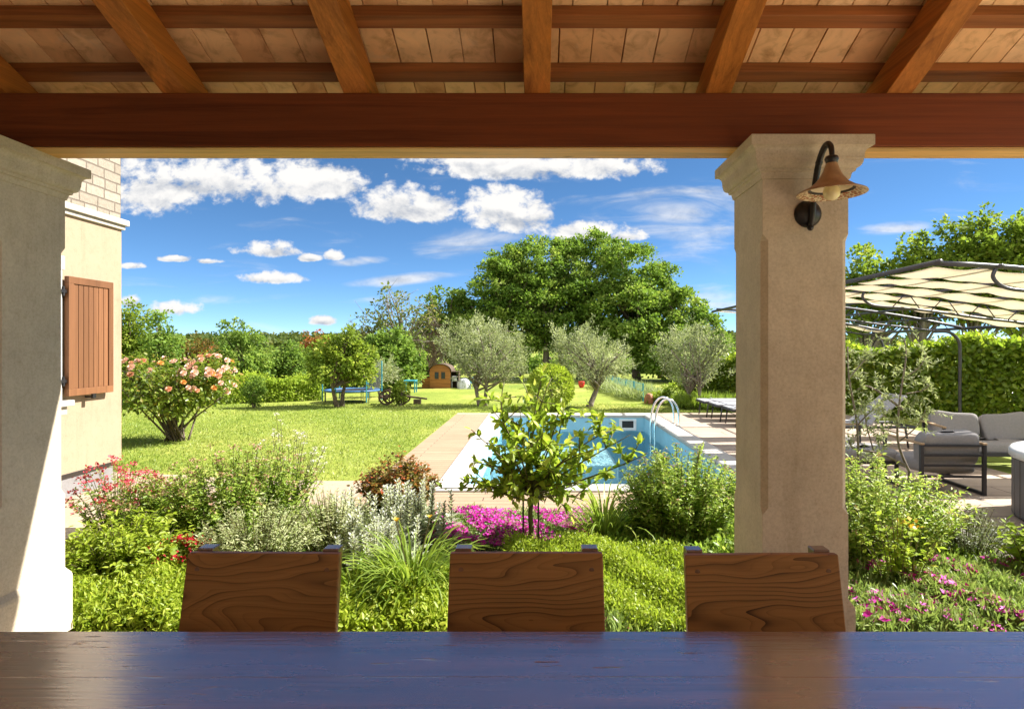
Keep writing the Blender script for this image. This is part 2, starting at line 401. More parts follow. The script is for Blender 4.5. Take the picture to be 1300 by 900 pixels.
def stonemat(name, c, var=0.16, bs=0.5):
    m, nt, p, o = mat_new(name); v = vec(nt)
    n1 = noise(nt, v, 3.0, 5, 0.6); n2 = noise(nt, v, 95, 4, 0.7); n3 = noise(nt, v, 14, 4, 0.6, 0.5)
    col = ramp(nt, n1, [(0.3, tuple(x*(1-var) for x in c)), (0.7, tuple(x*(1+var*0.5) for x in c))])
    col = mixc(nt, 0.45, col, ramp(nt, n2, [(0.32, (0.66, 0.62, 0.56)), (0.6, (1.06, 1.06, 1.06))]), 'MULTIPLY')
    col = mixc(nt, 0.35, col, ramp(nt, n3, [(0.25, (0.72, 0.66, 0.58)), (0.5, (1, 1, 1))]), 'MULTIPLY')
    vor = nnode(nt, 'ShaderNodeTexVoronoi'); vor.inputs['Scale'].default_value = 38; nt.links.new(v, vor.inputs['Vector'])
    pit = ramp(nt, vor.outputs['Distance'], [(0.05, (0.55, 0.5, 0.44)), (0.14, (1, 1, 1))])
    col = mixc(nt, 0.5, col, pit, 'MULTIPLY')
    st = noise(nt, vec(nt, 'Object', (9, 9, 0.7)), 1.0, 5, 0.65)
    col = mixc(nt, 0.45, col, ramp(nt, st, [(0.30, (0.72, 0.68, 0.62)), (0.48, (1, 1, 1))]), 'MULTIPLY')
    nt.links.new(col, p.inputs['Base Color']); p.inputs['Roughness'].default_value = 0.88
    bump(nt, p, mixc(nt, 0.5, n2, vor.outputs['Distance']), bs, 0.003); return m
M['stone'] = stonemat('pillar_limestone', (0.60, 0.515, 0.395))
M['trim'] = stonemat('white_stone_trim', (0.44, 0.405, 0.345), 0.08, 0.3)
M['plinth'] = stonemat('grey_plinth', (0.21, 0.20, 0.20), 0.1)
M['stucco'] = stonemat('peach_stucco', (0.335, 0.250, 0.165), 0.06, 0.35)
M['render'] = stonemat('pale_house_render', (0.30, 0.25, 0.18), 0.05, 0.3)

def stoneblock():
    m, nt, p, o = mat_new('limestone_block_cladding')
    tc = nnode(nt, 'ShaderNodeTexCoord'); sp = nnode(nt, 'ShaderNodeSeparateXYZ'); nt.links.new(tc.outputs['Object'], sp.inputs[0])
    cb = nnode(nt, 'ShaderNodeCombineXYZ'); nt.links.new(mathn(nt, 'ADD', sp.outputs[0], sp.outputs[1]), cb.inputs[0]); nt.links.new(sp.outputs[2], cb.inputs[1])
    wv = nnode(nt, 'ShaderNodeVectorMath', operation='ADD')
    nz = nnode(nt, 'ShaderNodeTexNoise'); nz.inputs['Scale'].default_value = 5; nt.links.new(cb.outputs[0], nz.inputs['Vector'])
    sc = nnode(nt, 'ShaderNodeVectorMath', operation='SCALE'); nt.links.new(nz.outputs['Color'], sc.inputs[0]); sc.inputs['Scale'].default_value = 0.02
    nt.links.new(cb.outputs[0], wv.inputs[0]); nt.links.new(sc.outputs[0], wv.inputs[1])
    b = nnode(nt, 'ShaderNodeTexBrick'); nt.links.new(wv.outputs[0], b.inputs['Vector'])
    b.inputs['Scale'].default_value = 1; b.inputs['Brick Width'].default_value = 0.27; b.inputs['Row Height'].default_value = 0.115
    b.inputs['Mortar Size'].default_value = 0.009; b.offset = 0.37; b.squash = 0.7; b.squash_frequency = 3
    b.inputs['Color1'].default_value = (0.225, 0.19, 0.145, 1); b.inputs['Color2'].default_value = (0.30, 0.26, 0.205, 1); b.inputs['Mortar'].default_value = (0.125, 0.10, 0.075, 1)
    n = noise(nt, tc.outputs['Object'], 30, 6, 0.65)
    c = mixc(nt, 0.5, b.outputs['Color'], ramp(nt, n, [(0.3, (0.7, 0.66, 0.6)), (0.6, (1.08, 1.08, 1.08))]), 'MULTIPLY')
    nt.links.new(c, p.inputs['Base Color']); p.inputs['Roughness'].default_value = 0.9
    hh = mathn(nt, 'ADD', mathn(nt, 'MULTIPLY', b.outputs['Fac'], -1.0), mathn(nt, 'MULTIPLY', n, 0.7))
    bump(nt, p, hh, 0.8, 0.012); return m
M['block'] = stoneblock()

def lawnmat():
    m, nt, p, o = mat_new('mown_lawn'); v = vec(nt)
    n1 = noise(nt, v, 0.35, 5, 0.6); n2 = noise(nt, v, 3.2, 6, 0.7); n3 = noise(nt, vec(nt, 'Object', (30, 75, 30)), 1.0, 4, 0.8)
    c = ramp(nt, n1, [(0.28, (0.135, 0.190, 0.026)), (0.52, (0.225, 0.265, 0.045)), (0.72, (0.36, 0.34, 0.095))])
    c = mixc(nt, 0.7, c, ramp(nt, n2, [(0.25, (0.55, 0.62, 0.45)), (0.5, (1, 1, 1)), (0.75, (1.4, 1.25, 1.3))]), 'MULTIPLY')
    c = mixc(nt, 0.8, c, ramp(nt, n3, [(0.25, (0.5, 0.58, 0.4)), (0.55, (1.05, 1.05, 1)), (0.8, (1.5, 1.4, 1.3))]), 'MULTIPLY')
    nt.links.new(c, p.inputs['Base Color']); p.inputs['Roughness'].default_value = 0.8; p.inputs['Specular IOR Level'].default_value = 0.2
    bump(nt, p, n3, 0.5, 0.02); return m
M['lawn'] = lawnmat()

def soilmat():
    m, nt, p, o = mat_new('bed_soil'); v = vec(nt); n = noise(nt, v, 16, 7, 0.7)
    nt.links.new(ramp(nt, n, [(0.3, (0.035, 0.026, 0.016)), (0.7, (0.12, 0.095, 0.06))]), p.inputs['Base Color'])
    p.inputs['Roughness'].default_value = 0.95; bump(nt, p, n, 0.9, 0.03); return m
M['soil'] = soilmat()

def plankmat(name, c1, c2, w, along='y', gap=0.006):
    m, nt, p, o = mat_new(name); tc = nnode(nt, 'ShaderNodeTexCoord')
    sp = nnode(nt, 'ShaderNodeSeparateXYZ'); nt.links.new(tc.outputs['Object'], sp.inputs[0])
    cb = nnode(nt, 'ShaderNodeCombineXYZ')
    a, b_ = (1, 0) if along == 'y' else (0, 1)
    nt.links.new(sp.outputs[a], cb.inputs[0]); nt.links.new(sp.outputs[b_], cb.inputs[1])
    b = nnode(nt, 'ShaderNodeTexBrick'); nt.links.new(cb.outputs[0], b.inputs['Vector'])
    b.inputs['Scale'].default_value = 1; b.inputs['Brick Width'].default_value = 1.15; b.inputs['Row Height'].default_value = w
    b.inputs['Mortar Size'].default_value = gap; b.inputs['Mortar Smooth'].default_value = 0.0; b.inputs['Bias'].default_value = 0.0
    b.inputs['Color1'].default_value = (*c1, 1); b.inputs['Color2'].default_value = (*c2, 1); b.inputs['Mortar'].default_value = (*(x*0.35 for x in c1), 1)
    f = noise(nt, vec(nt, 'Object', (60, 3, 3) if along == 'y' else (3, 60, 3)), 1.0, 4, 0.6)
    d = noise(nt, tc.outputs['Object'], 1.8, 5, 0.6)
    c = mixc(nt, 0.35, b.outputs['Color'], ramp(nt, f, [(0.3, (0.72, 0.7, 0.68)), (0.7, (1.1, 1.1, 1.1))]), 'MULTIPLY')
    c = mixc(nt, 0.4, c, ramp(nt, d, [(0.3, (0.76, 0.74, 0.72)), (0.6, (1.05, 1.05, 1.05))]), 'MULTIPLY')
    nt.links.new(c, p.inputs['Base Color']); p.inputs['Roughness'].default_value = 0.7
    bump(nt, p, mathn(nt, 'MULTIPLY', b.outputs['Fac'], -1.0), 0.6, 0.006); return m
M['deck'] = plankmat('deck_boards', (0.33, 0.225, 0.14), (0.38, 0.265, 0.17), 0.14, 'x')
M['tiledeck'] = plankmat('sun_terrace_tiles', (0.37, 0.28, 0.21), (0.42, 0.33, 0.25), 0.40, 'x', 0.008)
M['path'] = stonemat('sandy_paving', (0.38, 0.295, 0.21), 0.12, 0.4)
M['greypath'] = stonemat('grey_paving', (0.30, 0.27, 0.24), 0.12, 0.4)
M['floor'] = stonemat('terrace_floor_tile', (0.66, 0.55, 0.42), 0.1, 0.2)
M['coping'] = stonemat('white_pool_coping', (0.50, 0.475, 0.43), 0.05, 0.2)
M['leadgrey'] = plain('anthracite_metal', (0.030, 0.028, 0.030), 0.5, 0.0, 0.2, 20)
M['chrome'] = plain('polished_steel', (0.72, 0.72, 0.72), 0.12, 1.0, 0.05)
M['iron'] = plain('black_wrought_iron', (0.014, 0.012, 0.012), 0.38, 0.0, 0.3, 30, 0.2, 80)
M['white'] = plain('white_plastic', (0.78, 0.78, 0.76), 0.35)
M['cushion'] = plain('light_grey_cloth', (0.25, 0.235, 0.23), 0.9, 0, 0.08, 40, 0.25, 250)
M['sling'] = plain('grey_white_sling', (0.34, 0.34, 0.36), 0.7, 0, 0.06, 40)
M['slat'] = plain('bleached_timber', (0.36, 0.24, 0.13), 0.6, 0, 0.2, 25)
M['tubgrey'] = plain('grey_tub_cladding', (0.135, 0.125, 0.12), 0.55, 0, 0.12, 6)
M['tubrim'] = plain('pale_tub_rim', (0.66, 0.66, 0.66), 0.25)
M['dark'] = plain('black_rubber', (0.02, 0.02, 0.022), 0.6)
M['blue'] = plain('blue_padding', (0.05, 0.14, 0.30), 0.5, 0, 0.15, 12)
M['teal'] = plain('teal_painted_metal', (0.04, 0.27, 0.34), 0.5, 0, 0.15)
M['red'] = plain('red_plastic', (0.50, 0.03, 0.03), 0.4)
M['oldwood'] = plain('weathered_timber', (0.085, 0.055, 0.035), 0.8, 0, 0.35, 14, 0.4, 60)
M['tarp'] = plain('pale_tarpaulin', (0.55, 0.56, 0.57), 0.5, 0, 0.15, 5)
M['pipegrey'] = plain('grey_pergola_pipe', (0.055, 0.05, 0.055), 0.42, 0.2, 0.2, 10)
M['bark'] = plain('tree_bark', (0.115, 0.085, 0.06), 0.9, 0, 0.4, 18, 0.7, 40)
M['greybark'] = plain('grey_bark', (0.20, 0.165, 0.13), 0.9, 0, 0.35, 18, 0.6, 40)
M['twig'] = plain('green_stem', (0.10, 0.085, 0.03), 0.7, 0, 0.3, 20)
M['drytwig'] = plain('dry_twigs', (0.27, 0.19, 0.12), 0.9, 0, 0.3, 12)
M['stake'] = plain('dark_stake', (0.05, 0.04, 0.03), 0.7)
M['roof'] = plain('clay_roof_tile', (0.36, 0.15, 0.08), 0.8, 0, 0.25, 7)
M['glass'] = plain('dark_window_glass', (0.03, 0.04, 0.05), 0.06)
M['rock'] = stonemat('garden_rock', (0.30, 0.26, 0.22), 0.2, 0.6)

def clothmat(name, c, t=0.45):
    m, nt, p, o = mat_new(name); v = vec(nt); n = noise(nt, v, 7, 4)
    col = ramp(nt, n, [(0.3, tuple(x*0.92 for x in c)), (0.7, c)])
    nt.links.new(col, p.inputs['Base Color']); p.inputs['Roughness'].default_value = 0.85
    tr = nnode(nt, 'ShaderNodeBsdfTranslucent'); nt.links.new(col, tr.inputs[0])
    x = nnode(nt, 'ShaderNodeMixShader'); x.inputs[0].default_value = t
    nt.links.new(p.outputs[0], x.inputs[1]); nt.links.new(tr.outputs[0], x.inputs[2]); nt.links.new(x.outputs[0], o.inputs[0]); return m
M['canvas'] = clothmat('cream_canvas', (0.82, 0.75, 0.62), 0.60)

def netmat():
    m, nt, p, o = mat_new('safety_net')
    p.inputs['Base Color'].default_value = (0.04, 0.05, 0.06, 1)
    t = nnode(nt, 'ShaderNodeBsdfTransparent'); x = nnode(nt, 'ShaderNodeMixShader'); x.inputs[0].default_value = 0.4
    nt.links.new(t.outputs[0], x.inputs[1]); nt.links.new(p.outputs[0], x.inputs[2]); nt.links.new(x.outputs[0], o.inputs[0]); return m
M['net'] = netmat()

def watermat():
    m, nt, p, o = mat_new('pool_water')
    v = vec(nt, 'Object', (1.0, 1.6, 1)); n = noise(nt, v, 3.6, 4, 0.55, 0.8); n2 = noise(nt, v, 11.0, 3, 0.5, 1.0)
    b = nnode(nt, 'ShaderNodeBump'); b.inputs['Strength'].default_value = 1.0; b.inputs['Distance'].default_value = 0.13
    nt.links.new(mixc(nt, 0.35, n, n2), b.inputs['Height'])
    g = nnode(nt, 'ShaderNodeBsdfGlossy'); g.inputs['Roughness'].default_value = 0.03; nt.links.new(b.outputs[0], g.inputs['Normal'])
    t = nnode(nt, 'ShaderNodeBsdfTransparent'); t.inputs[0].default_value = (0.72, 0.91, 0.95, 1)
    fr = nnode(nt, 'ShaderNodeFresnel'); fr.inputs['IOR'].default_value = 1.33; nt.links.new(b.outputs[0], fr.inputs['Normal'])
    x = nnode(nt, 'ShaderNodeMixShader'); nt.links.new(fr.outputs[0], x.inputs[0])
    nt.links.new(t.outputs[0], x.inputs[1]); nt.links.new(g.outputs[0], x.inputs[2]); nt.links.new(x.outputs[0], o.inputs[0]); return m
M['water'] = watermat()
M['liner'] = plain('blue_pool_liner', (0.30, 0.58, 0.70), 0.5, 0, 0.10, 2.5)
M['step'] = plain('pale_pool_step', (0.74, 0.86, 0.88), 0.5, 0, 0.06, 4)

def shademat():
    m, nt, p, o = mat_new('ceramic_lampshade')
    geo = nnode(nt, 'ShaderNodeNewGeometry'); v = vec(nt)
    n = noise(nt, v, 60, 3, 0.6, 1.2)
    vor = nnode(nt, 'ShaderNodeTexVoronoi'); vor.inputs['Scale'].default_value = 75; nt.links.new(v, vor.inputs['Vector'])
    pat = ramp(nt, mathn(nt, 'MULTIPLY', n, vor.outputs['Distance']), [(0.15, (0.42, 0.09, 0.05)), (0.22, (0.30, 0.26, 0.10)), (0.30, (0.74, 0.62, 0.44))])
    sp = nnode(nt, 'ShaderNodeSeparateXYZ'); nt.links.new(v, sp.inputs[0])
    rr = mathn(nt, 'SQRT', mathn(nt, 'ADD', mathn(nt, 'MULTIPLY', sp.outputs[0], sp.outputs[0]), mathn(nt, 'MULTIPLY', sp.outputs[1], sp.outputs[1])))
    band = ramp(nt, rr, [(0.0, (0.76, 0.66, 0.48)), (0.083, (0.02, 0.014, 0.012)), (0.095, (1, 1, 1))])
    band.node.color_ramp.interpolation = 'CONSTANT'
    ring = ramp(nt, rr, [(0.0, (0, 0, 0)), (0.0955, (1, 1, 1))]); ring.node.color_ramp.interpolation = 'CONSTANT'
    inner = mixc(nt, ring, band, pat)
    at_ = nnode(nt, 'ShaderNodeAttribute', attribute_name='inside')
    outer = ramp(nt, noise(nt, v, 22, 4), [(0.3, (0.33, 0.19, 0.10)), (0.7, (0.46, 0.29, 0.16))])
    nt.links.new(mixc(nt, at_.outputs['Fac'], outer, inner), p.inputs['Base Color'])
    p.inputs['Roughness'].default_value = 0.4; return m
M['shade'] = shademat()
M['bulb'] = plain('frosted_bulb', (0.80, 0.70, 0.40), 0.2)

# leaves
G = {}
G['oak'] = leafmat('oak_leaf', (0.081, 0.149, 0.020), (0.164, 0.258, 0.037), (0.307, 0.372, 0.076), 0.42, 0.6, 0.15)
G['olive'] = leafmat('olive_leaf', (0.174, 0.205, 0.101), (0.349, 0.378, 0.214), (0.534, 0.540, 0.368), 0.38, 0.6, 0.15)
G['fruit'] = leafmat('fruit_tree_leaf', (0.109, 0.168, 0.021), (0.216, 0.293, 0.034), (0.340, 0.370, 0.062), 0.46, 0.6, 0.15)
G['mid'] = leafmat('garden_tree_leaf', (0.096, 0.169, 0.034), (0.183, 0.279, 0.050), (0.297, 0.370, 0.081), 0.44, 0.6, 0.15)
G['walnut'] = leafmat('walnut_leaf', (0.098, 0.140, 0.035), (0.175, 0.210, 0.056), (0.280, 0.210, 0.070), 0.42, 0.6, 0.15)
G['lemon'] = leafmat('lemon_leaf', (0.143, 0.239, 0.022), (0.313, 0.406, 0.040), (0.653, 0.659, 0.111), 0.5, 0.42, 0.35)
G['hedge'] = leafmat('laurel_leaf', (0.10, 0.17, 0.017), (0.22, 0.31, 0.026), (0.42, 0.46, 0.05), 0.48, 0.38, 0.45)
G['bright'] = leafmat('bright_leaf', (0.163, 0.250, 0.025), (0.296, 0.394, 0.040), (0.444, 0.499, 0.070), 0.48, 0.6, 0.15)
G['spirea'] = leafmat('spirea_leaf', (0.138, 0.229, 0.034), (0.268, 0.385, 0.055), (0.450, 0.495, 0.124), 0.48)
G['lime'] = leafmat('lime_leaf', (0.178, 0.261, 0.021), (0.329, 0.413, 0.037), (0.455, 0.495, 0.069), 0.48)
G['silver'] = leafmat('silver_woolly_leaf', (0.42, 0.45, 0.36), (0.62, 0.64, 0.55), (0.78, 0.78, 0.70), 0.42, 0.8, 0.2)
G['sage'] = leafmat('silver_green_leaf', (0.217, 0.271, 0.109), (0.389, 0.435, 0.202), (0.590, 0.590, 0.342), 0.4, 0.7)
G['red'] = leafmat('copper_leaf', (0.10, 0.15, 0.025), (0.22, 0.15, 0.035), (0.50, 0.10, 0.04), 0.42, 0.4)
G['strap'] = leafmat('strap_leaf', (0.121, 0.203, 0.021), (0.226, 0.319, 0.040), (0.361, 0.435, 0.073), 0.46)
G['mat'] = leafmat('succulent_leaf', (0.120, 0.195, 0.049), (0.227, 0.312, 0.081), (0.335, 0.403, 0.130), 0.4)
G['rosemary'] = leafmat('rosemary_leaf', (0.090, 0.120, 0.045), (0.165, 0.203, 0.075), (0.300, 0.300, 0.135), 0.35)
G['rose'] = leafmat('rose_leaf', (0.091, 0.149, 0.020), (0.198, 0.255, 0.030), (0.330, 0.231, 0.050), 0.42, 0.35)
G['ground'] = leafmat('grass_blade', (0.179, 0.259, 0.039), (0.274, 0.345, 0.064), (0.439, 0.454, 0.152), 0.45)
G['forest'] = leafmat('far_wood_leaf', (0.045, 0.075, 0.018), (0.085, 0.115, 0.026), (0.14, 0.15, 0.04), 0.25, 0.6, 0.15)
G['purple'] = leafmat('magenta_petal', (0.42, 0.008, 0.24), (0.62, 0.016, 0.42), (0.74, 0.09, 0.58), 0.35, 0.5)
G['redpetal'] = leafmat('crimson_petal', (0.40, 0.010, 0.020), (0.62, 0.018, 0.050), (0.70, 0.08, 0.12), 0.3, 0.5)
G['pinkred'] = leafmat('dusky_red_petal', (0.42, 0.04, 0.06), (0.62, 0.08, 0.12), (0.70, 0.20, 0.22), 0.35, 0.6)
G['salmon'] = leafmat('salmon_petal', (0.74, 0.28, 0.16), (0.82, 0.42, 0.28), (0.86, 0.60, 0.46), 0.35, 0.5)
G['pink'] = leafmat('pale_pink_petal', (0.80, 0.42, 0.36), (0.86, 0.58, 0.50), (0.90, 0.74, 0.66), 0.35, 0.5)
G['peach'] = leafmat('apricot_petal', (0.80, 0.30, 0.07), (0.84, 0.42, 0.12), (0.86, 0.52, 0.22), 0.35, 0.5)
G['yellow'] = leafmat('yellow_petal', (0.75, 0.38, 0.03), (0.80, 0.50, 0.05), (0.82, 0.60, 0.14), 0.3, 0.5)
G['bloom'] = leafmat('faded_pink_flower', (0.34, 0.17, 0.12), (0.45, 0.26, 0.17), (0.52, 0.38, 0.26), 0.3, 0.8)
G['whiteflower'] = leafmat('white_flower', (0.55, 0.52, 0.45), (0.70, 0.67, 0.60), (0.80, 0.78, 0.72), 0.3, 0.7)
G['lilac'] = leafmat('lilac_flower', (0.20, 0.16, 0.30), (0.34, 0.28, 0.42), (0.48, 0.42, 0.50), 0.3, 0.7)

# ------------------------------------------------------------------ helpers: foliage in numpy
T6 = np.array([(0, 0, 0), (0.30, 0.28, 0.07), (0.27, 0.66, 0.05), (0, 1, -0.10), (-0.27, 0.66, 0.05), (-0.30, 0.28, 0.07)], float)
F6 = np.array([(0, 1, 2, 3), (0, 3, 4, 5)])
T4 = np.array([(0, 0, 0), (0.34, 0.48, 0.07), (0, 1, 0), (-0.34, 0.48, 0.07)], float)
F4 = np.array([(0, 1, 2, 3)])
def unit(a): return a/np.maximum(np.linalg.norm(a, axis=-1, keepdims=True), 1e-9)
def rdir(n): return unit(RNG.normal(size=(n, 3)))
class Leaves:
    def __init__(s): s.V = []; s.Fc = []; s.T = []; s.n = 0
    def add(s, pos, d, nrm, size, tint, width=1.0, tmpl=None, faces=None, jit=0.22):
        tm = T6 if tmpl is None else tmpl; fc = F6 if faces is None else faces
        pos = np.asarray(pos, float); n = len(pos)
        if n == 0: return s
        d = unit(np.broadcast_to(np.asarray(d, float), (n, 3))); nrm = np.broadcast_to(np.asarray(nrm, float), (n, 3))
        x = np.cross(d, nrm); bad = np.linalg.norm(x, axis=1) < 1e-3
        if bad.any(): x = x.copy(); x[bad] = np.cross(d[bad], rdir(int(bad.sum())))
        x = unit(x); z = np.cross(x, d)
        size = np.broadcast_to(np.asarray(size, float), (n,))*(1+jit*RNG.uniform(-1, 1, n))
        tv = tm
        V = pos[:, None, :] + size[:, None, None]*(width*tv[None, :, 0, None]*x[:, None, :] + tv[None, :, 1, None]*d[:, None, :] + tv[None, :, 2, None]*z[:, None, :])
        k = len(tm)
        s.V.append(V.reshape(-1, 3)); s.Fc.append((np.arange(n)[:, None, None]*k + fc[None] + s.n).reshape(-1, 4)); s.n += n*k
        s.T.append(np.repeat(np.broadcast_to(np.clip(tint, 0, 1), (n,)), k)); return s
    def ribbon(s, P, w, tint, nrm=(0, 0, 1)):
        """P (n, m, 3) centre lines; w (n,) widths"""
        n, m, _ = P.shape
        d = np.gradient(P, axis=1); side = unit(np.cross(d, np.array(nrm, float) + RNG.normal(size=(n, 1, 3))*0.25))
        prof = np.sin(np.linspace(0.5, math.pi-0.06, m))**0.7
        o = side*(w[:, None, None]*prof[None, :, None]*0.5)
        V = np.stack([P-o, P+o], axis=2).reshape(n*m*2, 3)
        i = np.arange(m-1)*2; q = np.stack([i, i+1, i+3, i+2], axis=1)
        Fc = (np.arange(n)[:, None, None]*(m*2) + q[None] + s.n).reshape(-1, 4)
        s.V.append(V); s.Fc.append(Fc); s.n += n*m*2; s.T.append(np.repeat(np.clip(tint, 0, 1), m*2)); return s
    def build(s, name, mat, parent=None, loc=None, smooth=False):
        V = np.concatenate(s.V); Fc = np.concatenate(s.Fc); T = np.concatenate(s.T)
        me = bpy.data.meshes.new(name)
        me.vertices.add(len(V)); me.vertices.foreach_set('co', V.astype(np.float32).ravel())
        me.loops.add(Fc.size); me.loops.foreach_set('vertex_index', Fc.astype(np.int32).ravel())
        me.polygons.add(len(Fc)); me.polygons.foreach_set('loop_start', (np.arange(len(Fc))*4).astype(np.int32))
        me.update(calc_edges=True)
        a = me.attributes.new('tint', 'FLOAT', 'POINT'); a.data.foreach_set('value', T.astype(np.float32))
        me.materials.append(mat)
        o = bpy.data.objects.new(name, me); link(o, parent)
        if loc is not None: o.location = loc
        return o

def clump_leaves(lv, C, out, per, spread, size, tint0=0.5, tvar=0.22, tmpl=None, faces=None, width=1.0, droop=0.25, flat=0.75, elong=0.0):
    n = len(C); idx = np.repeat(np.arange(n), per)
    off = rdir(n*per)*(RNG.uniform(0, 1, n*per)**0.42)[:, None]*np.array([1, 1, flat])*0.72
    if elong:
        sd = unit(out*np.array([.6, .6, .4])+np.array([0, 0, .75])+RNG.normal(size=(n, 3))*.3); t = RNG.uniform(-.2, 1, n*per)
        off = off*(1.05-.75*np.clip(t, 0, 1))[:, None] + sd[idx]*(t*elong)[:, None]
    pos = C[idx] + off*spread*(0.75+0.5*RNG.uniform(0, 1, n))[idx][:, None]
    d = unit(off*0.7 + out[idx]*0.6 + RNG.normal(size=(n*per, 3))*0.55 + np.array([0, 0, -droop]))
    nr = unit(RNG.normal(size=(n*per, 3))*0.55 + np.array([0, 0, 0.9]) + out[idx]*0.45)
    ct = RNG.normal(size=n)*tvar*0.7
    tint = tint0 + ct[idx] + RNG.normal(size=n*per)*tvar*0.7
    lv.add(pos, d, nr, size, tint, width, tmpl, faces)

def bez(a, b, sag=0.15, n=5, wob=0.05):
    a = Vector(a); b = Vector(b); L_ = (b-a).length; m = (a+b)/2 + Vector((random.uniform(-1, 1), random.uniform(-1, 1), 0))*wob*L_ + Vector((0, 0, sag*L_))
    return [(1-t)**2*a + 2*t*(1-t)*m + t*t*b for t in [i/n for i in range(n+1)]]

def lobes_pts(lobes, n, inner=0.35):
    vol = np.array([l[3]*l[4]*l[5] for l in lobes])**0.75; k = RNG.choice(len(lobes), n, p=vol/vol.sum())
    Lb = np.array(lobes)[k]; u = rdir(n); r = (inner + (1-inner)*RNG.uniform(0, 1, n)**0.6)*(1+RNG.normal(size=n)*0.06)
    return Lb[:, :3] + u*r[:, None]*Lb[:, 3:6], u, k

def tree(name, label, cat, base, trunk, lobes, nclump, per, spread, size, leaf, bark='bark', tr=0.14, limbs=24, group=None, t0=0.5, tv=0.22,
         inner=0.35, four=False, width=1.0, droop=0.25, lean=(0, 0), forks=1, twigs=0, sag=0.05, cut=None, flat=.75, elong=0.0):
    root = thing(name, label, cat, base, 0, group)
    lv = Leaves(); C, u, k = lobes_pts(lobes, nclump, inner)
    if cut is not None:
        kp = C[:, 2] > cut; C, u = C[kp], u[kp]
    clump_leaves(lv, C, u, per, spread, size, t0, tv, T4 if four else None, F4 if four else None, width, droop, flat, elong)
    mb = MB(); top = Vector((lean[0], lean[1], trunk))
    stems = []
    for i in range(forks):
        ang = random.uniform(0, 6.28); o = Vector((math.cos(ang), math.sin(ang), 0))*(tr*1.1 if forks > 1 else 0)
        tp = top + Vector((math.cos(ang), math.sin(ang), 0))*(trunk*0.35 if forks > 1 else 0)
        P = bez(o + Vector((0, 0, -0.03)), tp, 0.0, 7, 0.10)
        rr = [tr*(1.35 if j == 0 else 1.08 if j == 1 else 1-0.07*j)/(1 if forks == 1 else 1.35) for j in range(len(P))]
        mb.tube(P, rr, 9); stems.append(P)
    pick = RNG.choice(len(C), min(limbs, len(C)), replace=False)
    for j in pick:
        P0 = random.choice(stems); s_ = P0[random.choice([4, 5, 6, 7])]
        P = bez(s_, C[j], sag, 6, 0.12); r0 = tr*random.uniform(0.30, 0.55)
        mb.tube(P, [r0*(1-0.85*i/len(P)) for i in range(len(P))], 6)
    for j in range(twigs):
        a = C[RNG.integers(len(C))]; mb.tube(bez(a, a + rdir(1)[0]*spread*1.6, 0.05, 3), [0.012, 0.010, 0.007, 0.004], 4)
    mb.build('trunk', M[bark], root, smooth=True)
    lv.build('crown', G[leaf], root)
    return root

def stem_bush(name, label, cat, base, n, h, spread, size, per, leaf, group=None, stemmat='twig', bloom=None, bloomsize=0.03, bloomn=10, t0=0.5, tv=0.2,
              arch=0.35, low=0.15, width=0.85, rad=None, four=False, bloomtop=0.8, hv=0.2, droop=0.1, foot=0.35, tipyoung=0.3, bloomname='flower', sr=0.004):
    root = thing(name, label, cat, base, 0, group)
    lv = Leaves(); bl = Leaves(); mb = MB(); nb = 0
    sp = spread if hasattr(spread, '__len__') else (spread, spread)
    for i in range(n):
        a = random.uniform(0, 2*math.pi); q = math.sqrt(random.random())
        e = Vector((math.cos(a)*sp[0]*q, math.sin(a)*sp[1]*q, 0)); b = e*foot
        hh = h*(1-0.38*q*q)*random.uniform(1-hv, 1+hv*0.5)
        tip = e*(1+0.12*random.random()) + Vector((0, 0, hh))
        mid = (b+tip)/2 + Vector((0, 0, arch*hh*0.5)) - e*0.12
        T = np.linspace(0, 1, 6)[:, None]; b_, m_, t_ = np.array(b), np.array(mid), np.array(tip)
        P = (1-T)**2*b_ + 2*T*(1-T)*m_ + T*T*t_
        mb.tube([Vector(p) for p in P], [sr*(1.3-0.9*k/5) for k in range(6)], 4, False)
        t = RNG.uniform(low, 1, per)**0.9; t.sort(); tt = t[:, None]
        pos = (1-tt)**2*b_ + 2*tt*(1-tt)*m_ + tt*tt*t_
        tg = unit(2*(1-tt)*(m_-b_) + 2*tt*(t_-m_))
        ph = np.arange(per)*2.4 + RNG.uniform(0, 6); rad_ = np.stack([np.cos(ph), np.sin(ph), np.zeros(per)], 1)
        d = unit(tg*0.42 + rad_*0.95 + RNG.normal(size=(per, 3))*0.38 + np.array([0, 0, -droop]))
        nr = unit(tg*0.6 + np.array([0, 0, 0.6]) + RNG.normal(size=(per, 3))*0.45)
        pos = pos + RNG.normal(size=(per, 3))*size*0.30
        lv.add(pos, d, nr, size*(1.15-0.45*t), t0 + tipyoung*(t-0.6) + RNG.normal(size=per)*tv, width, T4 if four else None, F4 if four else None)
        if bloom and random.random() < bloomtop:
            k = bloomn; pp = np.array(tip) + RNG.normal(size=(k, 3))*np.array([1, 1, 0.45])*bloomsize*0.9
            bl.add(pp, unit(RNG.normal(size=(k, 3)) + np.array([0, 0, 0.6])), rdir(k) + np.array([0, 0, 1.0]), bloomsize, 0.5 + RNG.normal(size=k)*0.25, 1.3, T4, F4); nb += 1
    mb.build('stems', M[stemmat], root)
    lv.build('foliage', G[leaf], root)
    if nb: 
        o = bl.build(bloomname, G[bloom], root)
        if nb > 1: o['kind'] = 'stuff'
    return root

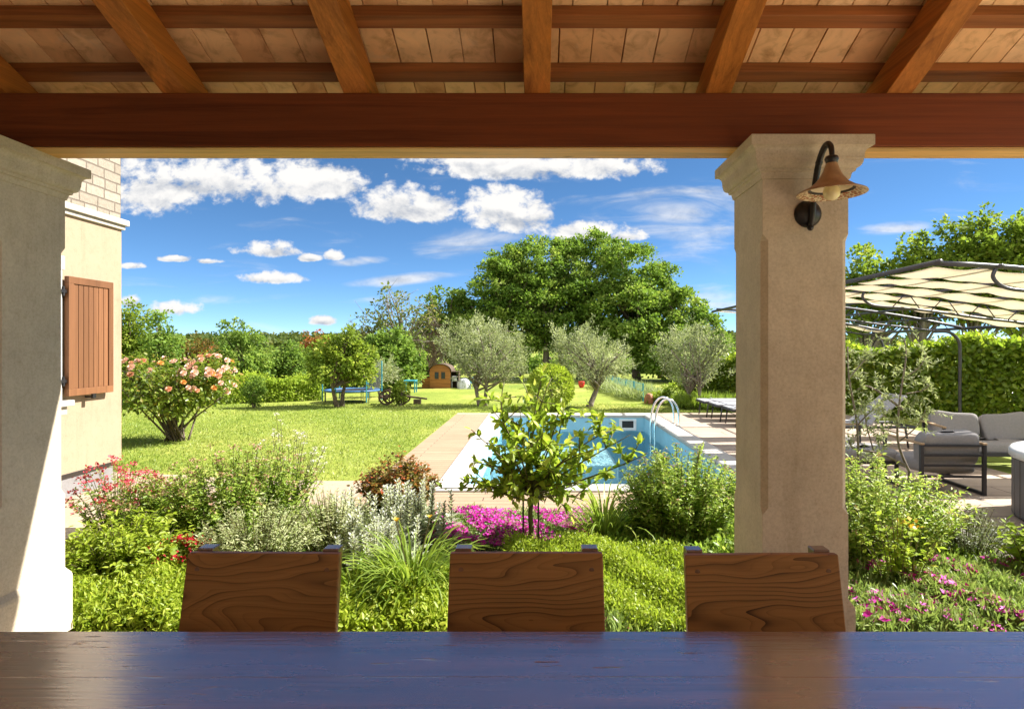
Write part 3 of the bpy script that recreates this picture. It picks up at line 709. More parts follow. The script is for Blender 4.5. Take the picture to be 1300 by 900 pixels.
def in_poly(n, poly):
    P = np.array(poly); lo = P.min(0); hi = P.max(0); out = []
    while sum(map(len, out)) < n:
        q = RNG.uniform(lo, hi, (n*2, 2)); c = np.zeros(len(q), bool); j = len(P)-1
        for i in range(len(P)):
            yi, yj, xi, xj = P[i, 1], P[j, 1], P[i, 0], P[j, 0]
            hit = ((yi > q[:, 1]) != (yj > q[:, 1])) & (q[:, 0] < (xj-xi)*(q[:, 1]-yi)/(yj-yi+1e-12)+xi); c ^= hit; j = i
        out.append(q[c])
    return np.concatenate(out)[:n]
def lump(q, seed=0.0, f=2.3):
    return 0.5 + 0.25*np.sin(q[:, 0]*f*2.1+seed) * np.cos(q[:, 1]*f*1.7+seed*2) + 0.25*np.sin(q[:, 0]*f*5.3+q[:, 1]*f*3.1+seed)
def cover(name, label, cat, poly, ntuft, per, size, hgt, leaf, t0=0.5, tv=0.2, width=0.8, spread=0.05, up=0.8, four=False, seed=0.0, flower=None, nfl=0, flsize=0.02, flname='flowers'):
    q = in_poly(ntuft, poly); lm = lump(q, seed); c = np.array(poly).mean(0)
    hz = hgt*(0.35+0.65*lm)*RNG.uniform(0.5, 1.0, ntuft)
    lv = Leaves(); idx = np.repeat(np.arange(ntuft), per)
    pos = np.stack([q[:, 0]-c[0], q[:, 1]-c[1], hz], 1)[idx] + RNG.normal(size=(len(idx), 3))*np.array([1, 1, 0.6])*spread
    pos[:, 2] = np.maximum(pos[:, 2], 0.005)
    d = unit(RNG.normal(size=(len(idx), 3)) + np.array([0, 0, up])); nr = unit(RNG.normal(size=(len(idx), 3))*0.6 + np.array([0, 0, 1]))
    lv.add(pos, d, nr, size, t0 + (hz[idx]/hgt-0.5)*0.3 + RNG.normal(size=len(idx))*tv, width, T4 if four else None, F4 if four else None)
    o = lv.build(name, G[leaf], None, (c[0], c[1], 0.0)); tag(o, label, cat, kind='stuff')
    if flower:
        fl = Leaves(); qf = in_poly(int(nfl*1.8), poly); l2 = lump(qf, seed+1.3, 1.7)*0.7+lump(qf, seed+4, 5)*0.3; qf = qf[np.argsort(-l2)][:int(nfl*1.35)]; qf = qf[RNG.permutation(len(qf))[:nfl]]
        fz = hgt*(0.35+0.65*lump(qf, seed)) + RNG.uniform(0.0, 0.03, len(qf)); m = 7
        ii = np.repeat(np.arange(len(qf)), m); an = np.tile(np.arange(m)*2*math.pi/m, len(qf)) + RNG.uniform(0, 1, len(ii))*0.3
        ax = unit(np.stack([RNG.normal(size=len(qf))*0.35, RNG.normal(size=len(qf))*0.35-0.25, np.ones(len(qf))], 1))[ii]
        e1 = unit(np.cross(ax, np.array([0.3, 1.0, 0.1]))); e2 = np.cross(ax, e1)
        dd = unit(e1*np.cos(an)[:, None] + e2*np.sin(an)[:, None] + ax*0.28)
        fl.add(np.stack([qf[:, 0]-c[0], qf[:, 1]-c[1], fz], 1)[ii], dd, ax, flsize, 0.5+RNG.normal(size=len(qf))[ii]*0.25, 1.0, T4, F4)
        f = fl.build(flname, G[flower], o); f['kind'] = 'stuff'
    return o

# ================================================================== GROUND, POOL, PATHS
def sheet(name, rects, z, mat, parent=None):
    mb = MB()
    for (x0, x1, y0, y1) in rects: mb.add([(x0, y0, z), (x1, y0, z), (x1, y1, z), (x0, y1, z)], [(0, 1, 2, 3)])
    return mb.build(name, mat, parent)
PX0, PX1, PY0, PY1 = -1.17, 2.82, 6.53, 14.20       # outer edge of the coping
cw = 0.33
IX0, IX1, IY0, IY1 = PX0+cw, PX1-cw, PY0+0.30, PY1-0.30
B = 1800
g = sheet('lawn', [(-B, PX0+.05, -B, B), (PX1-.05, B, -B, B), (PX0+.05, PX1-.05, -B, PY0+.05), (PX0+.05, PX1-.05, PY1-.05, B)], 0.0, M['lawn']); tag(g, kind='structure')
bed = sheet('bed_soil', [(-4.4, 3.45, 3.1, 5.72), (3.45, 4.2, 3.1, 4.9)], 0.008, M['soil']); tag(bed, kind='structure')
# sandy path, curved along the lawn edge
mb = MB(); up = []; lo_ = []
for i in range(25):
    x = -7.0 + i*(5.08/24); t = i/24
    yfar = 7.78 - 0.62*math.sin(math.pi*min(1, max(0, (t-0.25)/0.75))*0.5) + 0.02*math.sin(i*1.7)
    up.append((x, yfar, 0.012)); lo_.append((x, 5.55 if x > -3.8 else 5.3, 0.012))
n = len(up); mb.add(lo_ + up, [(i, i+1, n+i+1, n+i) for i in range(n-1)])
pth = mb.build('garden_path', M['path']); tag(pth, kind='structure')
mb = MB()
mb.bx(-1.95, PX0-0.012, 5.72, PY1, 0.002, 0.030); mb.bx(PX0-0.012, 3.1, 5.72, PY0-0.012, 0.002, 0.030)
dk = mb.build('pool_deck', M['deck']); tag(dk, kind='structure')
mb = MB(); mb.bx(PX1+0.012, 5.95, PY0+0.0, 14.45, 0.002, 0.028); mb.bx(3.104, 6.8, 5.3, PY0-0.006, 0.002, 0.028); mb.bx(-1.95, PX1+0.012, PY1+0.006, 14.45, 0.002, 0.028); mb.bx(5.952, 7.3, 8.8, 14.45, 0.002, 0.028)
dk2 = mb.build('sun_terrace', M['tiledeck']); tag(dk2, kind='structure')
gp = sheet('grey_path', [(3.3, 7.2, 4.92, 5.29)], 0.016, M['greypath']); tag(gp, kind='structure')
tf = MB(); tf.bx(-4.93, 7.0, -3.5, 3.08, 0.0, 0.15); o = tf.build('terrace_floor', M['floor'], bevel=0.01); tag(o, kind='structure')

pool = thing('swimming_pool', 'rectangular swimming pool with white coping and blue liner', 'pool', ((PX0+PX1)/2, (PY0+PY1)/2, 0))
ox, oy = pool.location.x, pool.location.y
ZT = 0.052
def rect_ring(x0, x1, y0, y1, X0, X1, Y0, Y1, z0, z1):
    m = MB()
    for a, b, c, d in ((X0, X1, Y0, y0), (X0, X1, y1, Y1), (X0, x0, y0, y1), (x1, X1, y0, y1)): m.bx(a-ox, b-ox, c-oy, d-oy, z0, z1)
    return m
# coping as one ring with a rounded nose
ci = [(IX0, IY0), (IX1, IY0), (IX1, IY1), (IX0, IY1)]; co = [(PX0, PY0), (PX1, PY0), (PX1, PY1), (PX0, PY1)]
def off4(p, q, t): return [(a[0]+(b[0]-a[0])*t-ox, a[1]+(b[1]-a[1])*t-oy) for a, b in zip(p, q)]
rings = []
for t, z in ((1, -0.06), (1, ZT-0.018), (0.985, ZT-0.005), (0.96, ZT), (0.06, ZT), (0.02, ZT-0.006), (-0.03, ZT-0.02), (-0.03, -0.01), (0.0, -0.03)):
    rings.append([(x, y, z) for x, y in off4(ci, co, t)])
mb = MB(); mb.loops(rings, cap=False); mb.build('coping', M['coping'], pool)
mb = MB(); z0 = -1.45; e = 0.0
vs = [(x-ox, y-oy, z) for z in (z0, 0.0) for x, y in ci]
mb.add(vs, [(0, 1, 2, 3), (0, 4, 5, 1), (1, 5, 6, 2), (2, 6, 7, 3), (3, 7, 4, 0)]); mb.build('basin', M['liner'], pool)
mb = MB(); mb.bx(IX0+.002-ox, 1.45-ox, 10.7-oy, 12.6-oy, z0+.003, -0.50); mb.build('submerged_ledge', M['step'], pool, bevel=0.03)
mb = MB(); mb.bx(IX0+.002-ox, -0.35-ox, 8.3-oy, 10.69-oy, z0+.003, -0.75); mb.build('submerged_step', M['step'], pool, bevel=0.03)
# skimmer: frame of four bars, dark mouth set back, flap
skf = MB(); sx, sz, yw = 2.10-ox, -0.185, IY1-oy
for a, b, c, d in ((sx-.20, sx+.20, sz+.085, sz+.125), (sx-.20, sx+.20, sz-.135, sz-.075), (sx-.20, sx-.135, sz-.075, sz+.085), (sx+.135, sx+.20, sz-.075, sz+.085)):
    skf.bx(a, b, yw-.02, yw+.02, c, d)
sk = skf.build('skimmer', M['white'], pool, bevel=0.004)
MB().bx(sx-.134, sx+.134, yw-.006, yw+.004, sz-.074, sz+.084).build('mouth', M['dark'], sk)
wm = MB(); nx, ny = 2, 2; wm.add([(IX0-ox+.003, IY0-oy+.003, -0.35), (IX1-ox-.003, IY0-oy+.003, -0.35), (IX1-ox-.003, IY1-oy-.003, -0.35), (IX0-ox+.003, IY1-oy-.003, -0.35)], [(0, 1, 2, 3)])
w_ = wm.build('pool_water', M['water']); w_.location = (ox, oy, 0); tag(w_, kind='structure')

lad = thing('pool_ladder', 'curved chrome pool ladder rising over the right coping', 'ladder', (2.80, 12.05, 0.03))
for yo in (-0.22, 0.22):
    P = smooth_path([(0.0, yo, 0), (0.0, yo, 0.28), (-0.06, yo, 0.46), (-0.18, yo, 0.56), (-0.31, yo, 0.53), (-0.42, yo, 0.36), (-0.47, yo, 0.05), (-0.47, yo, -0.4), (-0.47, yo, -1.1)], 5)
    mb = MB().tube(P, 0.0215, 10); mb.lathe([(0.05, 0.0), (0.05, 0.01), (0.03, 0.022)], 14, (0, yo, 0)); mb.build('rail', M['chrome'], lad, smooth=True)
for z in (-0.42, -0.68, -0.94): MB().box((-0.47, 0, z), (0.08, 0.44, 0.03)).build('tread', M['white'], lad, bevel=0.006)

# ================================================================== HOUSE
hx, hy = -4.98, 7.10
house = thing('house', 'peach stucco house corner with stone upper wall and brown shutter', 'house', (hx, hy, 0))
zc0, zc1 = H+1.40, H+1.52
MB().bx(-9, 0, -8.0, 0, 0.28, zc0).build('wall', M['stucco'], house)
MB().bx(-9, -0.06, -8.0, -0.06, 0, 0.28).build('plinth', M['plinth'], house)
mb = MB(); mb.bx(-9, 0.03, -8.0, 0.03, zc0, zc0+.05); mb.bx(-9, 0.06, -8.0, 0.06, zc0+.05, zc1); mb.build('stone_band', M['trim'], house, bevel=0.008)
MB().bx(-9, -0.005, -8.0, -0.005, zc1, 5.6).build('stone_cladding', M['block'], house)
MB().bx(-9, 12.0, -11.2, -10.7, 0.0, 5.6).build('terrace_wall', M['render'], house)
rf = MB(); rf.add([(-9.6, -8.6, 5.6), (0.5, -8.6, 5.6), (0.5, 0.5, 5.6), (-9.6, 0.5, 5.6), (-9.6, -8.6, 5.75), (0.5, -8.6, 5.75), (0.5, 0.5, 5.75), (-9.6, 0.5, 5.75), (-4.5, -6, 7.4), (-4.5, -2.5, 7.4)],
               [(0, 3, 2, 1), (0, 1, 5, 4), (1, 2, 6, 5), (2, 3, 7, 6), (3, 0, 4, 7), (4, 5, 8), (5, 6, 9, 8), (6, 7, 9), (7, 4, 8, 9)]); rf.build('roof', M['roof'], house)
wf = MB()
wy0, wy1, wz0, wz1 = -1.78, -0.94, H-.55, H+.80
for a, b, c, d in ((wy0, wy1, wz1-.07, wz1), (wy0, wy1, wz0, wz0+.07), (wy0, wy0+.07, wz0+.07, wz1-.07), (wy1-.07, wy1, wz0+.07, wz1-.07), ((wy0+wy1)/2-.03, (wy0+wy1)/2+.03, wz0+.07, wz1-.07)):
    wf.bx(0.003, 0.045, a, b, c, d)
win = wf.build('window', M['white'], house, bevel=0.004)
MB().bx(0.002, 0.02, wy0+.07, wy1-.07, wz0+.07, wz1-.07).build('pane', M['glass'], win)
MB().bx(0.001, 0.05, wy0-.12, wy1+.035, wz1+.002, wz1+.15).build('lintel', M['trim'], house, bevel=0.006)
mb = MB(); mb.bx(0.001, 0.10, wy0-.1, wy1+.10, wz0-.062, wz0-.002); mb.bx(0.001, 0.06, wy0-.08, wy1+.05, wz0-.15, wz0-.064); mb.build('window_sill', M['trim'], house, bevel=0.006)
sh = MB(); a, b, c, d = -0.90, -0.25, H-.512, H+.745
for p in ((a, b, d-.075, d), (a, b, c, c+.075), (a, a+.07, c+.075, d-.075), (b-.07, b, c+.075, d-.075)): sh.bx(0.035, 0.085, *p)
nb = 7; w = (b-a-.14)/nb
for i in range(nb): sh.bx(0.045, 0.074, a+.07+i*w+.0035, a+.07+(i+1)*w-.0035, c+.075, d-.075)
sh.bx(0.040, 0.060, a+.07, b-.07, c+.075, d-.075)
shut = sh.build('shutter', M['shutter'], house, bevel=0.003)
for z in (c+.16, d-.16): MB().box((0.055, a-0.03, z), (0.02, 0.08, 0.035)).tube([(0.055, a-.035, z-.05), (0.055, a-.035, z+.05)], 0.012, 8).build('hinge', M['iron'], shut)
MB().tube([(0.005, b-.32, c-.03), (0.09, b-.32, c-.03)], 0.010, 8).box((0.095, b-.32, c-.02), (0.018, 0.05, 0.05)).build('shutter_stop', M['iron'], house)
MB().box((0.002, -0.6, 0.2815), (0.01, 1.0, 0.008)).build('drip_edge', M['leadgrey'], house)

# ================================================================== TERRACE PILLARS, BEAM AND ROOF
ZB = H+0.944           # underside of the beam
def oct_ring(h, z, c=0.0):
    c = max(c, 0.0006)
    return [(h-c, -h, z), (h, -h+c, z), (h, h-c, z), (h-c, h, z), (-h+c, h, z), (-h, h-c, z), (-h, -h+c, z), (-h+c, -h, z)]
def pillar(label, x, y):
    t = thing('stone_pillar', label, 'pillar', (x, y, 0.15), 0, 'stone pillars of the terrace')
    zs = lambda v: v-0.15
    h = 0.195
    rings = [(h+.022, 0.0), (h+.022, .285), (h+.018, .300), (h+.002, .325), (h, .33)]
    MB().loops([oct_ring(a, b) for a, b in rings]).build('base', M['stone'], t, bevel=0.004)
    sh = [(h, .33, 0), (h, zs(H-.76), 0), (h, zs(H-.73), .026), (h, zs(H+.485), .026), (h, zs(H+.515), 0), (h, zs(H+.765), 0)]
    MB().loops([oct_ring(a, b, c) for a, b, c in sh]).build('shaft', M['stone'], t, bevel=0.003)
    cp = [(h+.006, H+.765), (h+.010, H+.785), (h+.012, H+.792), (h+.022, H+.796), (h+.024, H+.806)]
    for i in range(7):
        a = i/6*math.pi/2; cp.append((h+.024+.022*math.sin(a), H+.808+.034*(1-math.cos(a))))
    cp += [(h+.048, H+.846), (h+.048, H+.856)]
    for i in range(7):
        a = i/6*math.pi/2; cp.append((h+.048+.024*(1-math.cos(a)), H+.858+.036*math.sin(a)))
    cp += [(h+.078, H+.896), (h+.078, H+.940), (h+.074, H+.943)]
    MB().loops([oct_ring(a, zs(b)) for a, b in cp]).build('capital', M['stone'], t)
    return t
pillar('stone pillar standing right of the three chairs with the lamp on it', 1.216, 2.895)
pillar('stone pillar at the left end, half in sun beside the stucco house', -2.655, 2.895)
pillar('stone pillar at the far right end of the terrace', 5.087, 2.895)

roof = thing('terrace_roof', 'dark timber terrace roof with terracotta tile ceiling above the beam', 'roof', (0, 2.88, ZB))
ry, rz_ = 2.88, ZB
XL, XR = -4.9, 5.36
SL = 0.40; YE = 3.42; YT = -2.2
def rzp(y): return H+2.32-SL*y          # underside of the rafters
MB().box(((XL+XR)/2, 0, 0.1295), (XR-XL, 0.16, 0.253)).build('beam', M['beam'], roof, bevel=0.006)
MB().box(((XL+XR)/2, 0, -0.002), (XR-XL, 0.148, 0.006)).build('lit_beam_underside', M['lit_underside'], roof)  # thin strip added under the beam, its pale colour stands for light from below
MB().box(((XL+XR)/2, YT+.35-ry, rzp(YT+.35)-rz_-.135), (XR-XL, 0.16, 0.256)).build('beam', M['beam'], roof, bevel=0.006)
sl = math.atan(SL); RX = Matrix.Rotation(-sl, 3, 'X')
def slope_box(mb, x0, x1, y0, y1, v0, v1):      # v measured vertically above the rafter underside
    vs = []
    for v in (v0, v1):
        for x, y in ((x0, y0), (x1, y0), (x1, y1), (x0, y1)): vs.append((x, y-ry, rzp(y)+v-rz_))
    mb.add(vs, [(0, 3, 2, 1), (4, 5, 6, 7), (0, 1, 5, 4), (1, 2, 6, 5), (2, 3, 7, 6), (3, 0, 4, 7)])
i = -5
while True:
    xc = -0.004 + 0.855*i
    if xc > XR-.1: break
    mb = MB(); slope_box(mb, xc-.061, xc+.061, YT, 3.17, 0.0, 0.152); mb.build('rafter', M['rafter'], roof, bevel=0.004); i += 1
bys = []; y = 2.926+0.282
while y > YT: bys.append(y); y -= 0.2825
for y in bys:
    mb = MB(); slope_box(mb, XL, XR, y-.062, y, 0.1535, 0.198); mb.build('batten', M['batten'], roof, bevel=0.003)
tl = MB(); k = 0
edges = [YE] + [y-.031 for y in bys] + [YT]
for a, b in zip(edges[1:], edges[:-1]):
    x = XL + random.uniform(0, .15)
    while x < XR:
        w = 0.152; g = random.uniform(.0025, .006); j = random.uniform(-.0025, .0025)
        slope_box(tl, x, x+w-g, a+.002, b-.002, 0.1995+abs(j), 0.222+j); x += w
tl.build('ceiling_tiles', M['tile'], roof, bevel=0.0015, seg=1)
mb = MB(); slope_box(mb, XL-.05, XR+.05, YT-.05, YE+.03, 0.226, 0.30); mb.build('roof_covering', M['roof'], roof)

# ------------------------------------------------------------------ wall lamp
lx, ly, lz = 1.225, 2.70, H+0.605
lamp = thing('wall_lamp', 'black iron wall lamp with bell shaped ceramic shade on pillar', 'lamp', (lx, ly, lz))
RXm = Matrix.Rotation(R(90), 3, 'X')
MB().lathe([(0.001, 0.034), (0.025, 0.032), (0.046, 0.022), (0.060, 0.010), (0.062, 0.001), (0.001, 0.001)], 28, (0, 0, 0), RXm).build('wall_plate', M['iron'], lamp, smooth=True)
P = smooth_path([(0.0, -0.03, -0.055), (0.0, -0.05, -0.02), (0.0, -0.065, 0.08), (0.008, -0.085, 0.19), (0.012, -0.12, 0.247), (0.01, -0.165, 0.262), (0.006, -0.205, 0.235), (0.004, -0.218, 0.19)], 6)
mb = MB().tube(P, [0.010+0.004*math.sin(math.pi*i/(len(P)-1)) for i in range(len(P))], 10); mb.sphere((0.0, -0.03, -0.068), 0.014, 12, 8); mb.sphere((0.009, -0.092, 0.205), 0.016, 10, 6)
mb.build('arm', M['iron'], lamp, smooth=True)
cx_, cy_ = 0.002, -0.218
MB().lathe([(0.001, 0.195), (0.024, 0.192), (0.028, 0.180), (0.024, 0.172), (0.022, 0.16), (0.001, 0.16)], 20, (cx_, cy_, 0)).build('collar', M['iron'], lamp, smooth=True)
outp = [(0.021, 0.172), (0.025, 0.160), (0.034, 0.135), (0.048, 0.108), (0.072, 0.080), (0.104, 0.059), (0.134, 0.046), (0.145, 0.041), (0.147, 0.036)]
inp = [(0.143, 0.0355), (0.132, 0.040), (0.102, 0.052), (0.090, 0.058), (0.068, 0.074), (0.044, 0.102), (0.030, 0.130), (0.016, 0.160)]
sm = MB().lathe(outp+inp, 40)
so_ = sm.build('lamp_shade', M['shade'], lamp, smooth=True, loc=(cx_, cy_, 0)); so_.scale = (.93, .93, 1.0)
a = so_.data.attributes.new('inside', 'FLOAT', 'POINT')
for i_, v in enumerate(so_.data.vertices): a.data[i_].value = 1.0 if i_ >= 40*len(outp) else 0.0
mb = MB(); mb.lathe([(0.012, 0.13), (0.013, 0.085), (0.020, 0.070), (0.031, 0.050), (0.034, 0.034), (0.030, 0.016), (0.018, 0.004), (0.001, 0.0)], 20, (cx_, cy_, 0.008)); mb.build('bulb', M['bulb'], lamp, smooth=True)

# ------------------------------------------------------------------ table and chairs
ZF = 0.15
tb = thing('dining_table', 'long dark varnished dining table with scuffed glossy top', 'table', (0.0, 1.07, ZF))
MB().bx(-1.75, 1.75, -0.45, 0.45, 0.696, 0.746).build('tabletop', M['table'], tb, bevel=0.006, seg=3)
mb = MB(); mb.bx(-1.6, 1.6, 0.34, 0.365, 0.59, 0.695); mb.bx(-1.6, 1.6, -0.365, -0.34, 0.59, 0.695); mb.bx(-1.6, -1.575, -0.338, 0.338, 0.59, 0.695); mb.bx(1.575, 1.6, -0.338, 0.338, 0.59, 0.695)
mb.build('apron', M['post_end'], tb, bevel=0.003)
for sx in (-1.555, 1.555):
    for sy in (-.32, .32): MB().box((sx-0.0, sy, 0.2945), (0.09, 0.09, 0.589)).build('leg', M['post_end'], tb, bevel=0.005)

def chair():
    t = thing('dining_chair', 'x', 'chair', (0, 0, ZF), 0, 'dining chairs along the far table side')
    lean = 0.19
    def yb(z): return 0.0 + (z-0.868)*lean         # front face of the back panel at height z
    mb = MB(); hw0, hw1, th = 0.2235, 0.2275, 0.024; z1, z0 = 0.868, 0.560
    vs = []
    for z, hw in ((z0, hw1), (z1, hw0)):
        for x, d in ((-hw, 0), (hw, 0), (hw, th), (-hw, th)): vs.append((x, yb(z)+d, z))
    mb.add(vs, [(0, 3, 2, 1), (4, 5, 6, 7), (0, 1, 5, 4), (1, 2, 6, 5), (2, 3, 7, 6), (3, 0, 4, 7)])
    bp = mb.build('backrest', M['chair'], t, bevel=0.004)
    for sx in (-.190, .190):
        for z in (z1-.045, z0+.06):
            MB().lathe([(0.0001, 0.0), (0.0075, 0.0005), (0.008, 0.003), (0.008, 0.012)], 14, (sx, yb(z)-0.0009, z), Matrix.Rotation(R(-90), 3, 'X')).build('plug', M['post_end'], bp)
    for sx in (-.188, .188):
        P = []
        mbp = MB(); rings = []
        for z in (0.0, 0.42, 0.60, 0.873):
            yc = (yb(z)+th+.024) if z > 0.42 else (yb(0.42)+th+.024 + (0.42-z)*0.10)
            rings.append([(sx-.024, yc-.021, z), (sx+.024, yc-.021, z), (sx+.024, yc+.021, z), (sx-.024, yc+.021, z)])
        mbp.loops(rings).build('rear_leg', M['post_end'], t, bevel=0.003)
    ys = yb(0.45)
    MB().box((0, ys-.20, 0.452), (0.45, 0.44, 0.035)).build('seat', M['chair'], t, bevel=0.006)
    for sx in (-.185, .185): MB().box((sx, ys-.37, 0.217), (0.042, 0.042, 0.434)).build('front_leg', M['post_end'], t, bevel=0.003)
    for sx in (-.185, .185): MB().box((sx, ys-.165, 0.16), (0.022, 0.36, 0.03)).build('stretcher', M['post_end'], t, bevel=0.002)
    return t
c0 = chair()
for i, (x, rz, lab) in enumerate(((-0.803, R(-1.0), 'oak dining chair directly in front of the silvery plants, curved grain on back'),
                                  (-0.034, 0.0, 'oak dining chair in the middle, in front of the lemon tree'),
                                  (0.650, R(0.6), 'oak dining chair standing in front of the right stone pillar'))):
    c = c0 if i == 0 else copy_tree(c0)
    c.location = (x, 1.735 + (0.0, 0.0, -0.012)[i], ZF); c.rotation_euler.z = rz; c['label'] = lab

# ================================================================== PERGOLA
pg = thing('pergola', 'dark pipe pergola with cream canvas strips over the lounge corner', 'pergola', (4.6, 6.92, 0))
def pz(X, lift=0.0):       # canopy height across X (world), curving down to the hedge side
    t = (X-4.6)/4.3
    return H+0.98 - 0.06*t - 0.50*max(0, t)**1.7 + lift
px0, px1, py0, py1 = 0.0, 4.3, 0.0, 8.7
def arc(y, x0=0.0, x1=4.3, lift=0.0, n=10): return [(x0+(x1-x0)*i/n, y, pz(4.6+x0+(x1-x0)*i/n)+lift) for i in range(n+1)]
for x in (0.0, 0.75, 1.55, 2.45, 3.35, 4.3):
    MB().tube([(x, -0.08 if x else -0.14, pz(4.6+x)), (x, py1+.05, pz(4.6+x)-0.04)], 0.030 if x in (0.0, 4.3) else 0.021, 8).build('long_rail', M['pipegrey'], pg, smooth=True)
for y in (0.0, 2.78, 5.58, 8.38):
    MB().tube(arc(y), 0.030, 8).build('cross_rail', M['pipegrey'], pg, smooth=True)
    lo = [(0.74, y, pz(5.34)-.02), (0.70, y, pz(5.34)-.12), (0.78, y, pz(5.34)-.215), (0.95, y, pz(5.5)-.26)] + [(x, y, pz(4.6+x)-.25+0.05*max(0, (x-2.6))) for x in (1.4, 2.0, 2.6, 3.2, 3.8)]
    P = smooth_path(lo, 5); MB().tube(P, 0.022, 8).build('lower_chord', M['pipegrey'], pg, smooth=True)
    for k in range(5):
        xa = 1.2+k*.62; xb = xa+.20
        MB().tube([(xa, y, pz(4.6+xa)-.24+0.05*max(0, xa-2.6)), (xb, y, pz(4.6+xb)-.01)], 0.009, 5).build('web_bar', M['pipegrey'], pg, smooth=True)
        MB().tube([(xb+.06, y, pz(4.66+xb)-.01), (xb+.24, y, pz(4.84+xb)-.24+0.05*max(0, xb-2.36))], 0.009, 5).build('web_bar', M['pipegrey'], pg, smooth=True)
    zt = pz(8.9); Pp = smooth_path([(3.75, y, pz(8.35)-.20), (4.05, y, zt-.10), (4.25, y, zt-.28), (4.28, y, zt-.55), (4.28, y, 1.0), (4.28, y, 0.0)], 5)
    MB().tube(Pp, 0.032, 9).build('post', M['pipegrey'], pg, smooth=True)
for i, (ya, wd) in enumerate(((0.05, .86), (1.10, .62), (1.98, .62), (2.90, .62), (3.75, .55), (8.3, .36))):
    yb_ = ya+wd
    n = 60; vs = []; fs = []
    for k in range(n+1):
        x = 0.05 + (4.2)*k/n; u = ((x+i*.13) % 0.70)/0.70; s_ = -0.026*math.sin(math.pi*u) - 0.033 + 0.006*math.sin(x*13+i*2)
        for j in range(5):
            v = j/4; vs.append((x, ya+(yb_-ya)*v + 0.01*math.sin(9*u+i), pz(4.6+x) + s_ - 0.012*math.sin(math.pi*v)))
    for k in range(n):
        for j in range(4): a = k*5+j; fs.append((a, a+1, a+6, a+5))
    mb = MB(); mb.add(vs, fs); o = mb.build('canvas_strip', M['canvas'], pg, smooth=True)
    sd = o.modifiers.new('thick', 'SOLIDIFY'); sd.thickness = 0.003

# ================================================================== LOUNGERS, LOUNGE SET, HOT TUB
def lounger(raised):
    t = thing('sun_lounger', 'x', 'sun lounger', (0, 0, 0.03), 0, 'sun loungers on the pool terrace')
    w, z = 0.64, 0.33
    mb = MB()
    for sy in (-w/2, w/2): mb.tube([(0, sy, z), (1.9, sy, z)], 0.022, 8)
    mb.tube([(0.0, -w/2, z), (0.0, w/2, z)], 0.022, 8); mb.tube([(1.9, -w/2, z), (1.9, w/2, z)], 0.022, 8); mb.build('frame', M['leadgrey'], t, smooth=True)
    for sx, lx_ in ((0.10, 0.06), (1.75, 1.8)):
        for sy in (-w/2, w/2): MB().tube([(sx, sy, z), (lx_, sy, 0)], [0.018, 0.014], 8).build('leg', M['leadgrey'], t, smooth=True)
    MB().bx(0.0, 1.18, -w/2-.01, w/2+.01, z+.015, z+.045).build('sling', M['sling'], t, bevel=0.01)
    rot = Matrix.Rotation(R(-raised), 3, 'Y'); L2 = 0.74
    MB().box(Vector((1.2, 0, z+.035)) + rot @ Vector((L2/2, 0, 0)), (L2, w, 0.035), rot).build('back_sling', M['sling'], t, bevel=0.01)
    return t
l0 = lounger(38)
for i, (x, y, lab) in enumerate(((3.78, 13.85, 'grey sling sun lounger on the terrace, farthest one behind the pool ladder'),
                                 (3.83, 13.0, 'second grey sun lounger in the row, between two others'),
                                 (3.88, 12.15, 'grey sun lounger nearest the camera in the row left of the pillar'))):
    c = l0 if i == 0 else copy_tree(l0); c.location = (x, y, 0.03); c['label'] = lab
c = copy_tree(l0); c.location = (4.05, 9.7, 0.03); c['label'] = 'grey sun lounger with raised back, seen through the sparse young olive'; 

def cushion(name, c, d, mat, parent, rot=None, r=0.055):
    mb = MB(); x, y, z = d[0]/2, d[1]/2, d[2]/2; n = 8; vs = []; fs = []
    prof = []
    def sgn(v): return 1 if v >= 0 else -1
    m = 14; k = 24
    for i in range(m+1):
        p = -math.pi/2 + math.pi*i/m
        for j in range(k):
            t = 2*math.pi*j/k; e1, e2 = 0.16, 0.22
            cx = sgn(math.cos(t))*abs(math.cos(t))**e2; sy = sgn(math.sin(t))*abs(math.sin(t))**e2; cp = max(abs(math.cos(p)), 1e-4)**e1
            v = Vector((x*cp*cx, y*cp*sy, z*sgn(math.sin(p))*abs(math.sin(p))**0.62))
            v += Vector((0.006*math.sin(23*v.z+9*v.x), 0.008*math.sin(15*v.x+11*v.z), 0.010*math.sin(9*v.x+7*v.y+len(name))))
            vs.append(((rot @ v) if rot is not None else v) + Vector(c))
    for i in range(m):
        for j in range(k): j2 = (j+1) % k; fs.append((i*k+j, i*k+j2, (i+1)*k+j2, (i+1)*k+j))
    mb.add(vs, fs); return mb.build(name, mat, parent, smooth=True)

